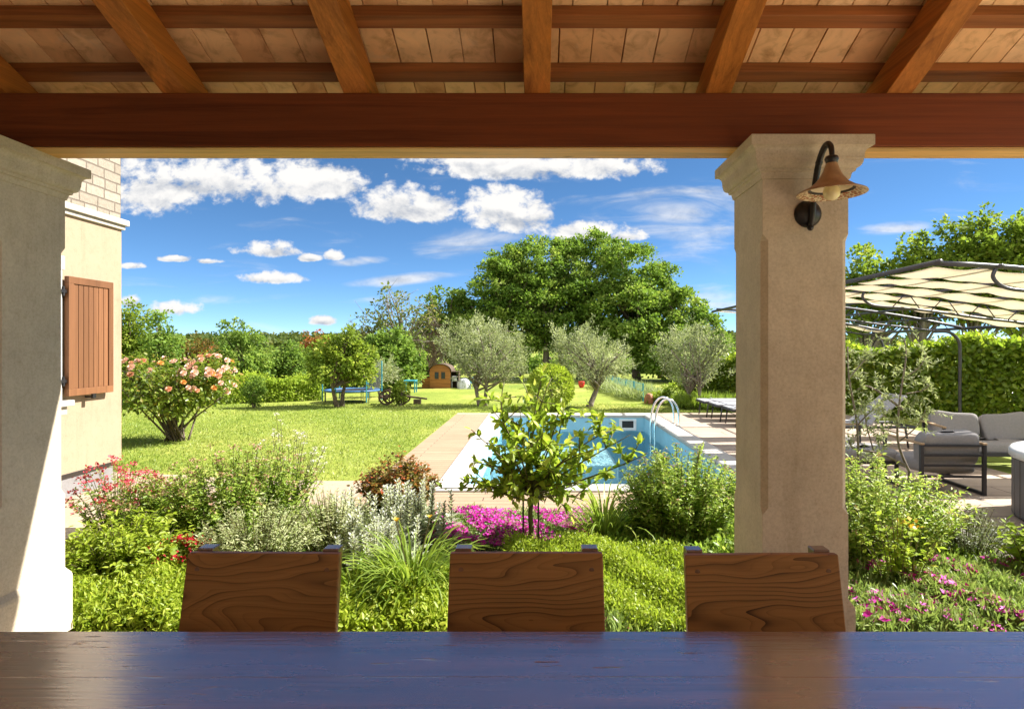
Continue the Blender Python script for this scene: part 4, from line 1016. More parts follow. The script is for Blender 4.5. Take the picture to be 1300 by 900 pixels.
def bar(mb, a, b, t=0.035):
    a, b = Vector(a), Vector(b); d = b-a
    q = d.to_track_quat('X', 'Z').to_matrix(); return mb.box((a+b)/2, (d.length, t, t), q)
def lounge_chair():
    # faces +y; back towards -y
    t = thing('lounge_armchair', 'x', 'armchair', (0, 0, 0.028), 0, 'lounge armchairs with black frames')
    w, d = 0.66, 0.72
    for sx in (-w/2, w/2):
        mb = MB(); bar(mb, (sx, 0, 0.0), (sx, 0, 0.54)); bar(mb, (sx, d, 0.0), (sx, d, 0.54)); bar(mb, (sx, 0.018, 0.0175), (sx, d-.018, 0.0175)); mb.build('side_frame', M['leadgrey'], t, bevel=0.003)
        MB().box((sx, d/2, 0.553), (0.045, d+.04, 0.022)).build('armrest', M['slat'], t, bevel=0.004)
    mb = MB()
    for z in (0.20, 0.32, 0.43, 0.535): bar(mb, (-w/2+.018, 0.0, z), (w/2-.018, 0.0, z), 0.026)
    bar(mb, (-w/2+.018, d, 0.20), (w/2-.018, d, 0.20), 0.03); bar(mb, (0, 0.014, 0.20), (0, d-.015, 0.20), 0.03); mb.build('back_rails', M['leadgrey'], t, bevel=0.002)
    cushion('seat_cushion', (0, d/2+.02, 0.285), (w-.06, d-.08, 0.15), M['cushion'], t)
    cushion('back_cushion', (0, 0.115, 0.475), (w-.05, 0.19, 0.40), M['cushion'], t, Matrix.Rotation(R(9), 3, 'X'))
    return t
a0 = lounge_chair(); a0.location = (4.47, 6.40, 0.028); a0.rotation_euler.z = R(-2); a0['label'] = 'black framed armchair seen from behind with grey cushions, nearest the hot tub'
a1 = copy_tree(a0); a1.location = (3.62, 8.35, 0.028); a1.rotation_euler.z = R(-88); a1['label'] = 'black framed armchair with grey cushions half hidden behind the sparse young olive'
sofa = thing('garden_sofa', 'black framed two seat garden sofa with grey cushions before the hedge', 'sofa', (5.98, 7.72, 0.028), R(-14))
w, d = 1.24, 0.70
for sx in (-w/2, w/2):
    mb = MB(); bar(mb, (sx, 0, 0), (sx, 0, 0.52)); bar(mb, (sx, d, 0), (sx, d, 0.52)); bar(mb, (sx, .018, .0175), (sx, d-.018, .0175)); mb.build('side_frame', M['leadgrey'], sofa, bevel=0.003)
    MB().box((sx, d/2, 0.533), (0.05, d+.04, 0.022)).build('armrest', M['slat'], sofa, bevel=0.004)
mb = MB(); bar(mb, (-w/2+.018, 0, 0.20), (w/2-.018, 0, 0.20)); bar(mb, (-w/2+.018, d, 0.20), (w/2-.018, d, 0.20))
for z in (0.36, 0.50): bar(mb, (-w/2+.018, d, z), (w/2-.018, d, z), 0.026)
bar(mb, (-.3, .018, .2), (-.3, d-.018, .2), .028); bar(mb, (.3, .018, .2), (.3, d-.018, .2), .028); mb.build('seat_frame', M['leadgrey'], sofa, bevel=0.002)
cushion('seat_cushion', (0, d/2-.01, 0.275), (w-.06, d-.06, 0.15), M['cushion'], sofa)
for sx, a in ((-w/4, 6), (w/4, -5)):
    cushion('back_cushion', (sx, d-.16, 0.49), (w/2-.03, 0.18, 0.38), M['cushion'], sofa, Matrix.Rotation(R(-20), 3, 'X') @ Matrix.Rotation(R(a), 3, 'Y'))
ft = thing('footstool', 'low grey cushioned footstool on the terrace behind the young olive', 'footstool', (3.96, 7.25, 0.028))
mb = MB()
for sx in (-.26, .26):
    for sy in (-.26, .26): mb.box((sx, sy, .11), (.035, .035, .22))
mb.bx(-.2775, .2775, -.2775, .2775, .2205, .25); mb.build('base_frame', M['leadgrey'], ft, bevel=0.002); cushion('seat_cushion', (0, 0, .32), (.58, .58, .14), M['cushion'], ft)

tub = thing('hot_tub', 'grey clad hot tub with pale rim at the right edge', 'hot tub', (5.29, 5.22, 0.028)); tub.scale = (1, 1, .94)
r = 0.88; mb = MB(); n = 44
for k in range(n):
    t0 = 2*math.pi*k/n; t1 = 2*math.pi*(k+.86)/n; ta = (t0+t1)/2
    q = Matrix.Rotation(ta, 3, 'Z'); mb.box(q @ Vector((r-.012, 0, .30)), (.03, r*2*math.pi/n*.88, .56), q)
mb.build('cabinet', M['tubgrey'], tub, bevel=0.004)
MB().lathe([(r-.04, .0), (r-.03, .02), (r-.03, .585)], 44).build('inner_shell', M['dark'], tub, smooth=True)
MB().lathe([(r-.03, .585), (r+.015, .59), (r+.03, .61), (r+.03, .66), (r+.01, .685), (r-.06, .695), (r-.16, .685), (r-.2, .62), (r-.24, .35), (.3, .3), (.001, .3)], 44).build('rim', M['tubrim'], tub, smooth=True)
MB().lathe([(r-.205, .58), (.001, .582)], 44).build('water', M['water'], tub)

# ================================================================== TRAMPOLINE, CART, SHED AND OTHER LAWN THINGS
tr = thing('trampoline', 'blue trampoline with poles and net under the fruit tree', 'trampoline', (-5.50, 17.6, 0)); r = .76
MB().lathe([(r, .32), (r+.04, .345), (r+.03, .38), (r-.15, .38), (r-.17, .355), (r-.05, .335)], 36, closed=True).build('pad', M['blue'], tr, smooth=True)
MB().lathe([(r-.16, .36), (.001, .355)], 36).build('mat', M['dark'], tr)
for k in range(6):
    a = k*math.pi/3+.25; x, y = math.cos(a), math.sin(a)
    MB().tube([(r*x-.12*y, r*y+.12*x, .33), (r*x-.12*y, r*y+.12*x, .02), (r*x+.12*y, r*y-.12*x, .02), (r*x+.12*y, r*y-.12*x, .33)], .011, 7).build('leg', M['leadgrey'], tr)
for k in (0, 5, 1, 2, 3, 4):
    a = k*math.pi/3+.25; x, y = (r+.08)*math.cos(a), (r+.08)*math.sin(a)
    MB().tube([(x, y, .05), (x, y, 1.22 if k in (0, 5) else .95)], .018, 8).build('net_pole', M['teal'], tr)
nt_ = MB(); vs = []
for k in range(-8, 9):
    a = -0.27 + k*0.075
    vs += [((r+.04)*math.cos(a), (r+.04)*math.sin(a), .38), ((r+.04)*math.cos(a), (r+.04)*math.sin(a), 1.18)]
nt_.add(vs, [(2*i, 2*i+2, 2*i+3, 2*i+1) for i in range(16)]); nt_.build('safety_net', M['net'], tr)

cart = thing('wooden_cart', 'weathered old cart with spoked wheels and long pole on the lawn', 'cart', (-4.02, 16.9, 0), R(4))
def wheel(x, y, r):
    mb = MB(); Rm = Matrix.Rotation(R(90), 3, 'X')
    prof = [(r, -.025), (r, .025), (r-.05, .02), (r-.05, -.02)]
    mb.lathe(prof, 26, (0, 0, 0), Rm, closed=True)
    mb.lathe([(.001, -.07), (.055, -.06), (.065, 0), (.055, .06), (.001, .07)], 12, (0, 0, 0), Rm)
    for k in range(8):
        a = k*math.pi/4; mb.tube([(0.05*math.cos(a), 0, .05*math.sin(a)), ((r-.04)*math.cos(a), 0, (r-.04)*math.sin(a))], .016, 6)
    return mb.build('wheel', M['oldwood'], cart, smooth=False, loc=(x, y, r))
wheel(-.25, -.26, .215); wheel(-.25, .26, .215); wheel(.18, -.28, .17); wheel(.18, .30, .17)
mb = MB(); mb.tube([(-.25, -.32, .215), (-.25, .32, .215)], .03, 8); mb.tube([(.18, -.34, .17), (.18, .36, .17)], .026, 8); mb.build('axles', M['oldwood'], cart)
mb = MB(); mb.box((-.08, 0, .245), (.70, .09, .06)); mb.box((-.43, 0, .215), (.10, .4, .08)); mb.build('bed', M['oldwood'], cart, bevel=0.004)
mb = MB(); mb.tube([(.2, 0, .235), (.5, 0, .20), (.86, 0, .15)], [.03, .03, .025], 8); mb.box((.58, 0, .07), (.2, .2, .14)); mb.build('pole', M['oldwood'], cart, bevel=0.004)

shed = thing('garden_shed', 'small brown timber playhouse with arched roof behind olive', 'shed', (-3.88, 23.5, 0), R(0)); shed.scale = (.40, .5, .60)
w, d, h = 2.05, 1.9, 1.15
arcp = [(w/2*math.cos(math.pi*i/12), h+.42*math.sin(math.pi*i/12)) for i in range(13)]
out = [(-w/2, 0), (w/2, 0)] + arcp[:]
mb = MB(); n = len(out); mb.add([(x, 0, z) for x, z in out] + [(x, d, z) for x, z in out], [tuple(range(n)), tuple(range(2*n-1, n-1, -1))] + [(i, n+i, n+(i+1) % n, (i+1) % n) for i in range(n)])
mb.build('wall', M['shed'], shed)
mb = MB(); ro = [((w/2+.14)*math.cos(math.pi*i/12), h-.02+.50*math.sin(math.pi*i/12)) for i in range(13)]; ri = [(x*.985, z-.045) for x, z in ro]
P = ro + ri[::-1]; n = len(P); mb.add([(x, -.14, z) for x, z in P] + [(x, d+.14, z) for x, z in P], [(i, n+i, n+(i+1) % n, (i+1) % n) for i in range(n)] + [(i, i+1, n-2-i, n-1-i) for i in range(12)] + [(n+i+1, n+i, 2*n-1-i, 2*n-2-i) for i in range(12)]); mb.build('roof', M['oldwood'], shed)
for x in (-.32, .32):
    f = MB(); f.bx(x-.2, x+.2, -.03, -.002, .62, .66).bx(x-.2, x+.2, -.03, -.002, 1.04, 1.08).bx(x-.2, x-.16, -.03, -.002, .66, 1.04).bx(x+.16, x+.2, -.03, -.002, .66, 1.04).bx(x-.012, x+.012, -.03, -.002, .66, 1.04)
    f = f.build('window', M['oldwood'], shed); MB().bx(x-.16, x+.16, -.012, -.003, .66, 1.04).build('pane', M['glass'], f)
bx_ = thing('timber_lean_to', 'low brown timber lean-to left of the playhouse', 'lean-to', (-4.46, 23.6, 0)); bx_.scale = (.55, .5, .5)
MB().bx(-.28, .3, 0, 1.2, 0, .85).build('wall', M['shed'], bx_); MB().box((0, .6, .89), (.75, 1.4, .05), Matrix.Rotation(R(-8), 3, 'Y')).build('roof', M['oldwood'], bx_)
op = thing('open_shelter', 'dark open shelter stacked with pale stuff right of playhouse', 'shelter', (-3.31, 23.6, 0)); op.scale = (.36, .5, .55)
mb = MB(); mb.bx(-.42, .42, .9, .95, 0, 1.15).bx(-.45, -.40, 0, .9, 0, 1.15).bx(.40, .45, 0, .9, 0, 1.15); mb.build('wall', M['oldwood'], op); MB().box((0, .45, 1.19), (1.05, 1.1, .05)).build('roof', M['oldwood'], op)
o = MB().box((-.05, .3, .73), (.55, .4, .3)).bx(-.35, .3, .1, .5, .5, .56).bx(-.35, -.3, .1, .5, 0, .5).bx(.25, .3, .1, .5, 0, .5).build('storage_crate', M['tarp'], None, bevel=0.02, loc=(-3.31, 23.58, 0)); o.scale = (.36, .5, .55); tag(o, 'pale crate on a stand inside the dark open shelter', 'crate')
# tarpaulin-covered heap
def lumpy(name, rx, ry, rz, mat, loc, seed=0, n=22, m=12, amp=.12):
    mb = MB(); vs = []; fs = []
    for i in range(m+1):
        p = math.pi/2*i/m
        for k in range(n):
            t = 2*math.pi*k/n; f = 1+amp*math.sin(3*t+seed)*math.cos(2.3*p+seed)+amp*.6*math.sin(7*t-seed*2)*math.cos(p)
            vs.append((rx*math.cos(p)**.6*math.cos(t)*f if i < m else 0, ry*math.cos(p)**.6*math.sin(t)*f if i < m else 0, rz*math.sin(p)*(1+.1*math.sin(5*t+seed)*math.cos(p))))
    for i in range(m):
        for k in range(n): k2 = (k+1) % n; fs.append((i*n+k, i*n+k2, (i+1)*n+k2, (i+1)*n+k))
    mb.add(vs, fs); return mb.build(name, mat, None, smooth=True, loc=loc)
tag(lumpy('covered_heap', .27, .3, .40, M['tarp'], (-2.90, 23.4, 0), 1.3), 'heap covered by pale tarpaulin right of the open shelter', 'covered heap')
def plastic_chair(name, label, mat, loc, rz=0):
    t = thing(name, label, 'chair', loc, rz)
    MB().bx(-.24, .24, -.24, .24, .40, .44).build('seat', mat, t, bevel=.01); MB().box((0, .25, .66), (.46, .03, .46), Matrix.Rotation(R(-10), 3, 'X')).build('backrest', mat, t, bevel=.01)
    for sx in (-.21, .21):
        for sy in (-.21, .21): MB().box((sx, sy, .2), (.035, .035, .4)).build('leg', mat, t)
    return t
plastic_chair('garden_chair', 'pale teal garden chair beside the covered heap', M['teal'], (-2.50, 23.3, 0), .5).scale = (.5, .5, .5)
bt = thing('play_table', 'small teal play table on the far lawn', 'table', (-4.60, 21.4, 0))
MB().bx(-.22, .22, -.2, .2, .40, .44).build('tabletop', M['teal'], bt, bevel=.008)
for sx in (-.19, .19):
    for sy in (-.17, .17): MB().box((sx, sy, .2), (.035, .035, .4)).build('leg', M['teal'], bt)
ry_ = thing('ride_on_toy', 'red toddler ride-on toy on the far lawn', 'toy', (-5.4, 23.5, 0))
mb = MB(); mb.box((0, 0, .30), (.6, .26, .14)); mb.box((.18, 0, .48), (.16, .22, .3), Matrix.Rotation(R(14), 3, 'Y')); mb.build('body', M['red'], ry_, bevel=.04)
MB().tube([(.26, -.16, .66), (.26, .16, .66)], .02, 8).build('handlebar', M['white'], ry_)
for sx in (-.2, .22):
    for sy in (-.15, .15): MB().lathe([(.001, -.03), (.13, -.03), (.14, 0), (.13, .03), (.001, .03)], 16, (sx, sy, .14), Matrix.Rotation(R(90), 3, 'X')).build('wheel', M['dark'], ry_)
rb = MB(); rb.lathe([(.001, 0), (.16, .01), (.25, .14), (.29, .30), (.27, .38), (.30, .40), (.29, .43), (.24, .40), (.05, .36), (.001, .36)], 22)
o = rb.build('plant_pot', M['red'], None, smooth=True, loc=(1.74, 23.8, 0)); o.scale = (.45, .45, .6); tag(o, 'red pot on the far lawn left of the leaning olive trunk', 'pot')
# teal wire fence at the far right of the lawn
fc = thing('wire_fence', 'low teal wire fence along the overgrown edge of lawn', 'fence', (2.7, 23.5, 0))
A = Vector((0, 0, 0)); Bv = Vector((.45, -5.7, 0)); npst = 6
for i in range(npst):
    p = A.lerp(Bv, i/(npst-1)); MB().tube([p, p+Vector((0, 0, .55))], .022, 7).build('post', M['teal'], fc)
mb = MB()
for z in (.12, .32, .52): mb.tube([A+Vector((0, 0, z)), Bv+Vector((0, 0, z))], .009, 5)
for i in range(46): p = A.lerp(Bv, i/45); mb.tube([p+Vector((0, 0, .05)), p+Vector((0, 0, .52))], .004, 4, False)
mb.build('wire_panel', M['teal'], fc)
o = lumpy('terracotta_heap', .13, .14, .30, M['roof'], (3.2, 17.1, 0), 2.2, amp=.2); tag(o, 'reddish heap of clay tiles at the end of the teal fence', 'heap')

# ================================================================== TREES
def P_(px, Y): return (px-683)/F*Y
def Zp(py, Y): return H-(py-441)/F*Y
def lob(px, py, rpx, Y, bx, by, rz=None, ry=None):
    r = rpx/F*Y; return (P_(px, Y)-bx, Y-by, Zp(py, Y), r, ry if ry else r, rz if rz else r*.9)
# the great oak stand
def oak(label, px, Y, ls, n=260, per=34, tr=.2, t0=.5, trunk=2.6, forks=1):
    bx = P_(px, Y)
    return tree('oak_tree', label, 'tree', (bx, Y, 0), trunk, [lob(a, b, c, Y+dy, bx, Y, rz=(c/F*Y)*vz) for a, b, c, dy, vz in ls], int(n*.74), 95, .80, .15, 'oak', tr=tr, limbs=34, group='oaks in the stand beyond the pool',
                t0=t0, tv=.30, inner=.62, four=True, width=1.15, droop=.05, forks=forks, flat=.62, elong=.25)
oak('large oak on the left side of the stand, behind the left olive', 640, 30, [(640, 375, 46, 0, 1), (618, 405, 38, -.5, .8), (655, 345, 36, .5, .8), (650, 425, 40, -1, .8), (605, 440, 26, 0, .8)], 330)
oak('tall oak left of centre in the stand with rounded top', 695, 31, [(690, 350, 52, 0, .9), (715, 330, 34, .5, .7), (675, 395, 48, -1.2, .9), (710, 410, 44, -1.4, .8)], 330)
oak('tallest oak at the middle of the stand, over the leaning olive', 752, 31.5, [(748, 345, 50, 0, .9), (765, 325, 32, 0, .7), (740, 390, 50, -1.4, .9), (775, 405, 44, -1.6, .9)], 340)
oak('oak right of the middle in the stand with drooping right limbs', 808, 30, [(802, 350, 42, 0, .9), (825, 375, 40, 0, .9), (800, 405, 44, -1.5, 1), (830, 435, 38, -1.2, .9)], 330)
oak('oak at the right end of the stand sloping down to the hedge', 868, 29, [(858, 400, 38, 0, .9), (878, 425, 36, 0, .9), (905, 445, 28, -.5, .8), (850, 450, 36, -1.4, .8), (890, 465, 30, -.6, .6)], 300)
oak('smaller oak left of the large stand, above the brown playhouse', 572, 31, [(570, 395, 30, 0, .9), (552, 420, 24, 0, .9), (590, 400, 26, .5, .8), (580, 430, 30, -1, .8), (600, 450, 26, 0, .7)], 240, tr=.16)
for i, (px, Y, h) in enumerate(((662, 32, 4.6), (716, 33, 4.8), (735, 30.5, 4.2), (780, 32, 4.4), (838, 31, 3.6), (690, 29.5, 3.4))):
    t = thing('bare_trunk', '', 'tree', (P_(px, Y), Y, 0), 0, 'bare trunks inside the oak stand'); mb = MB()
    mb.tube(bez((0, 0, -.05), (random.uniform(-.4, .4), 0, h), 0, 7, .06), [.15-.012*k for k in range(8)], 8)
    for k in range(7): a = Vector((random.uniform(-.1, .1), 0, h*random.uniform(.4, .8))); mb.tube(bez(a, a+Vector((random.uniform(-1.2, 1.2), random.uniform(-.5, .5), random.uniform(.6, 1.5))), .05, 5), [.05, .045, .035, .025, .015, .01], 5)
    mb.build('trunk', M['greybark' if i in (0, 5) else 'bark'], t, smooth=True)
    t['label'] = ('pale slim trunk showing under the left oak crown', 'dark trunk between the two tallest oaks', 'dark trunk just left of the leaning olive', 'dark trunk just right of the leaning olive', 'slim dark trunk above the wire fence', 'pale forked trunk behind the left olive')[i]
# olives
def olive(label, px, Y, ls, n, per, trunk, tr=.09, lean=(0, 0), size=.085):
    bx = P_(px, Y)
    return tree('olive_tree', label, 'tree', (bx, Y, 0), trunk, [lob(a, b, c, Y+dy, bx, Y, rz=(c/F*Y)*vz) for a, b, c, dy, vz in ls], int(n*.62), int(per*2.6), .25, size*.80, 'olive', 'greybark', tr, 26, 'olive trees behind the pool',
                .5, .25, .30, True, .55, -.25, lean, forks=2, twigs=10, elong=1.5)
olive('left olive with wide pale crown on lawn beyond the pool', 614, 16.5, [(618, 450, 44, 0, .85), (585, 448, 25, 0, 1), (650, 455, 26, 0, 1), (605, 430, 24, 0, 1), (640, 432, 20, 0, 1), (570, 432, 13, .2, 1), (615, 475, 34, -.2, .5)], 380, 20, .75)
olive('middle olive with leaning trunk beyond the pool', 744, 16.1, [(750, 455, 38, 0, .8), (722, 450, 22, 0, 1.1), (778, 458, 24, 0, .9), (712, 435, 12, 0, 1.3), (745, 440, 20, 0, 1.2), (790, 470, 14, 0, .8), (750, 476, 30, -.2, .5)], 330, 19, .80, .10, (.22, 0))
olive('right olive half behind the pillar, near the sun loungers', 884, 15.6, [(880, 452, 34, 0, .9), (855, 455, 20, 0, 1.1), (905, 458, 22, 0, 1.1), (870, 435, 16, 0, 1.2), (895, 440, 16, 0, 1.1), (880, 476, 28, 0, .5)], 290, 19, .7, .08, (-.1, 0))
o = olive('small young olive behind the old cart', 484, 19.5, [(484, 476, 20, 0, .7), (476, 470, 12, 0, 1), (495, 474, 11, 0, 1)], 90, 16, .55, .035)
o['group'] = 'olive trees behind the pool'
# fruit trees on the lawn and beyond
def fruit(name, label, px, Y, ls, n, per, leaf='fruit', trunk=1.0, tr=.08, size=.11, spread=.34, forks=1, t0=.5, group=None, cat='tree', lean=(0, 0), bark='bark', width=1.1, twigs=0, limbs=22, inner=.3, elong=.6):
    bx = P_(px, Y)
    return tree(name, label, cat, (bx, Y, 0), trunk, [lob(a, b, c, Y+dy, bx, Y, rz=(c/F*Y)*vz) for a, b, c, dy, vz in ls], int(n*.75), int(per*1.9), spread*1.05, size*.80, leaf, bark, tr, limbs, group, t0, .25, inner, True, width, .2, lean, forks=forks, twigs=twigs, elong=elong)
fruit('fruit_tree', 'bright green fruit tree on lawn beside the blue trampoline', 431, 16.2, [(432, 462, 36, 0, .7), (410, 455, 18, 0, .9), (455, 458, 20, 0, .9), (432, 438, 18, 0, .8), (440, 428, 9, 0, 1.2), (465, 478, 14, 0, .7), (405, 480, 12, 0, .7)], 210, 22, trunk=.95, forks=2)
fruit('pear_tree', 'dense green tree with large leaves right of trampoline', 505, 23, [(500, 458, 32, 0, .85), (482, 450, 22, 0, .9), (516, 462, 18, 0, .9), (498, 437, 18, 0, .8), (510, 478, 18, -.3, .5), (488, 482, 20, -.3, .5)], 260, 22, 'mid', 1.0, size=.17, spread=.5)
fruit('walnut_tree', 'tall sparse walnut tree with gappy crown left of the oaks', 510, 27, [(505, 405, 34, 0, .8), (475, 415, 26, 0, .8), (500, 385, 20, 0, .9), (545, 405, 22, 0, .9), (460, 425, 16, 0, .7), (520, 430, 30, 0, .6)], 150, 9, 'walnut', 1.9, .11, .18, .55, 1, twigs=130, limbs=60, bark='greybark', inner=.1)
fruit('dry_shrub', 'tangle of brown bare vine twigs above the playhouse', 546, 28.6, [(546, 428, 20, 0, 1.1), (540, 442, 18, 0, 1), (557, 446, 15, 0, .8)], 40, 3, 'walnut', .9, .06, .09, .4, 3, twigs=420, limbs=40, bark='drytwig', cat='shrub')
fruit('cherry_tree', 'young cherry with upright leafy shoots behind low hedge', 312, 20.5, [(312, 455, 30, 0, .9), (300, 432, 10, 0, 2.4), (283, 425, 7, 0, 2.6), (320, 430, 9, 0, 2.0), (330, 470, 22, 0, .8), (300, 478, 24, 0, .7)], 210, 20, 'mid', .9, .07, .13, .34)
fruit('plum_tree', 'rounded dark green fruit tree left of the cherry gap', 362, 22, [(362, 468, 26, 0, .8), (345, 474, 20, 0, .8), (380, 474, 20, 0, .8), (368, 450, 14, 0, .7)], 200, 22, 'mid', .9, .08, .13, .4)
fruit('apple_tree', 'mid green fruit tree between the plum and the trampoline tree', 398, 23.5, [(398, 468, 24, 0, .8), (384, 460, 14, 0, .9), (412, 472, 20, 0, .8)], 170, 22, 'mid', .9, .08, .13, .4, t0=.35)
fruit('poplar_tree', 'yellowish tree rising behind the rose beside house wall', 168, 19, [(168, 420, 20, 0, 1.5), (155, 440, 22, 0, 1.2), (178, 455, 22, 0, 1.0), (160, 400, 11, 0, 1.4)], 230, 22, 'fruit', 1.2, .09, .12, .4)
fruit('slender_tree', 'slim loose tree rising right behind the rose bush', 203, 18, [(203, 425, 13, 0, 1.9), (210, 445, 20, 0, 1.0), (192, 450, 16, 0, 1), (205, 405, 6, 0, 1.8)], 110, 16, 'mid', 1.2, .06, .12, .35)
fruit('pink_shrub', 'pinkish budding shrub behind the rose bush', 245, 21, [(245, 452, 22, 0, .8), (262, 446, 16, 0, .8), (228, 455, 16, 0, .8), (275, 462, 14, 0, .8)], 150, 16, 'red', .6, .05, .11, .4, 3, t0=.45, cat='shrub')
fruit('mulberry_tree', 'broad tree behind the pink shrub, left of cherry', 232, 25, [(232, 474, 30, 0, .6), (205, 476, 24, 0, .6), (262, 470, 26, 0, .7)], 230, 24, 'bright', .9, .1, .15, .5, t0=.35)
fruit('maple_tree', 'small copper leaved tree above the fruit trees', 404, 29, [(404, 436, 15, 0, 1), (396, 444, 12, 0, 1)], 60, 20, 'red', 1.6, .07, .14, .4, t0=.75)
bk = 'background trees in front of the hill'
for i, (px, Y, py, r, lf, lab) in enumerate(((170, 33, 440, 32, 'mid', 'leftmost background tree beside the house wall'), (265, 34, 448, 26, 'mid', 'background tree above the pink shrub'), (345, 33, 446, 26, 'oak', 'background tree above the plum tree'),
                                 (385, 36, 445, 24, 'mid', 'background tree behind the apple tree'), (432, 35, 440, 26, 'oak', 'dark background tree behind the trampoline tree'), (468, 34, 448, 26, 'mid', 'background tree left under the walnut'),
                                 (530, 35, 445, 28, 'oak', 'dark background tree behind the brown vine tangle'), (300, 36, 446, 26, 'oak', 'dark background tree behind the cherry shoots'), (560, 37, 462, 26, 'oak', 'dark background tree right behind the playhouse roof'),
                                 (660, 38, 466, 26, 'oak', 'dark low background tree beneath the left oaks'), (698, 37, 468, 24, 'oak', 'dark low background tree just left of the leaning olive crown'), (778, 37, 468, 24, 'oak', 'dark low background tree just right of the leaning olive crown'), (855, 37, 466, 26, 'oak', 'dark low background tree behind the right olive'), (620, 38, 466, 24, 'oak', 'dark low background tree behind the left olive'), (735, 39, 470, 30, 'oak', 'dark low background tree beneath the middle oaks'), (815, 38, 470, 26, 'oak', 'dark low background tree beneath the right oaks'), (900, 36, 462, 26, 'oak', 'background tree at the pillar edge, right of the oaks'))):
    py += 27 if px < 600 else 0; r *= .85
    fruit('background_tree', lab, px, Y, [(px, py, r, 0, .8), (px-r*.7, py+8, r*.7, 0, .8), (px+r*.7, py+6, r*.7, .4, .8), (px, py+r*.8, r, -.3, .7)], 150, 22, lf, 1.0, .12, .24, .7, group=bk, t0=.4)
# trees beyond the laurel hedge on the right
def rtree(label, px, Y, ls, n):
    bx = P_(px, Y)
    return tree('linden_tree', label, 'tree', (bx, Y, 0), 1.7, [lob(a, b, c, Y+dy, bx, Y, rz=(c/F*Y)*vz) for a, b, c, dy, vz in ls], int(n*.72), 44, .46, .125, 'fruit', 'greybark', .11, 30, 'trees beyond the laurel hedge', .45, .25, .2, True, 1.15, .3, elong=1.3)
rtree('leafy tree beyond pergola, just right of the stone pillar', 1100, 19, [(1100, 375, 34, 0, .9), (1082, 350, 14, 0, 1.3), (1101, 338, 8, 0, 1.6), (1125, 385, 30, 0, .9), (1150, 400, 26, 0, .8), (1080, 410, 30, 0, .8)], 250)
rtree('leafy tree beyond pergola with two knobbly leading shoots', 1165, 18.5, [(1165, 365, 36, 0, .9), (1150, 335, 12, 0, 1.4), (1172, 325, 9, 0, 1.7), (1190, 375, 34, 0, .9), (1134, 335, 7, 0, 1.6)], 260)
rtree('tall leafy tree beyond pergola, highest crown on the right', 1235, 18, [(1235, 350, 42, 0, .9), (1215, 315, 14, 0, 1.5), (1252, 312, 20, 0, 1.2), (1250, 295, 9, 0, 1.6), (1215, 298, 7, 0, 1.4), (1205, 345, 22, 0, .9), (1260, 385, 40, 0, .8)], 340)
rtree('leafy tree beyond pergola at the right edge of the picture', 1305, 17.5, [(1305, 350, 46, 0, .9), (1285, 318, 18, 0, 1.3), (1310, 308, 22, 0, 1), (1330, 330, 30, 0, 1), (1290, 395, 40, 0, .8)], 320)

# ------------------------------------------------------------------ hedges
def hedge(name, label, a, b, depth, ha, hb, n, size, leaf, cat='hedge', t0=.5, jit=.12, z0=0.0, dark=True):
    a = Vector((a[0], a[1], 0)); b = Vector((b[0], b[1], 0)); L_ = (b-a).length; ux = np.array((b-a).normalized()); un = np.array((-ux[1], ux[0], 0))
    root = thing(name, label, cat, a); lv = Leaves()
    def put(n_, face, inset):
        s_ = RNG.uniform(0, L_, n_); hh = ha+(hb-ha)*s_/L_; t = RNG.uniform(0, 1, n_)
        lm = 0.07*np.sin(s_*2.3)+.05*np.sin(s_*5.1+1)
        if face == 'front': o, z, nr = RNG.normal(size=n_)*jit*.5+inset+lm*.4, z0+t*(hh-z0), -un
        elif face == 'back': o, z, nr = depth-RNG.uniform(0, jit, n_), z0+t*(hh-z0), un
        else: o, z, nr = t*depth, hh+lm+np.abs(RNG.normal(size=n_))*jit*.7-.05-inset, np.array((0, 0, 1.0))
        pos = s_[:, None]*ux + o[:, None]*un + z[:, None]*np.array((0, 0, 1))
        d = unit(RNG.normal(size=(n_, 3))*.7 + nr*.35 + np.array((0, 0, .15))); nn = unit(RNG.normal(size=(n_, 3))*.5 + nr + np.array((0, 0, .35)))
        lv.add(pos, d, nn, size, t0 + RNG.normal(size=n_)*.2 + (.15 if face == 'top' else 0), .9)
    put(int(n*.62), 'front', 0.02); put(int(n*.22), 'top', 0.0); put(int(n*.06), 'back', 0.0); put(int(n*.25), 'front', .16)
    lv.build('foliage', G[leaf], root)
    mb = MB()
    for k in range(int(L_/.35)):
        p = Vector(ux)*(k*.35+.1) + Vector(un)*depth*.5; h_ = ha+(hb-ha)*k*.35/L_
        for q in range(3): mb.tube(bez(p, p+Vector((random.uniform(-.3, .3), random.uniform(-.3, .3), h_*.9)), 0, 4), [.02, .016, .012, .01, .006], 5, False)
    mb.build('branches', M['bark'], root)
    return root
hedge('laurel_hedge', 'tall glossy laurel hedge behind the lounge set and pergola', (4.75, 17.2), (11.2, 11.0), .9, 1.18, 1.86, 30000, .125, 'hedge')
hedge('low_hedge', 'low bright clipped hedge along the left lawn', (-11.5, 15.4), (-6.6, 18.3), .8, .72, .66, 9000, .085, 'bright')
hedge('border_hedge', 'taller dark hedge behind the rose and low hedge', (-15.0, 18.5), (-6.8, 24.0), 1.0, 1.15, .9, 8000, .13, 'mid')
fruit('round_shrub', 'bright rounded shrub left of the right olive trunk', 866, 16.8, [(866, 503, 20, 0, 1), (880, 500, 14, 0, 1)], 80, 34, 'bright', .25, .04, .085, .22, 3, cat='shrub')
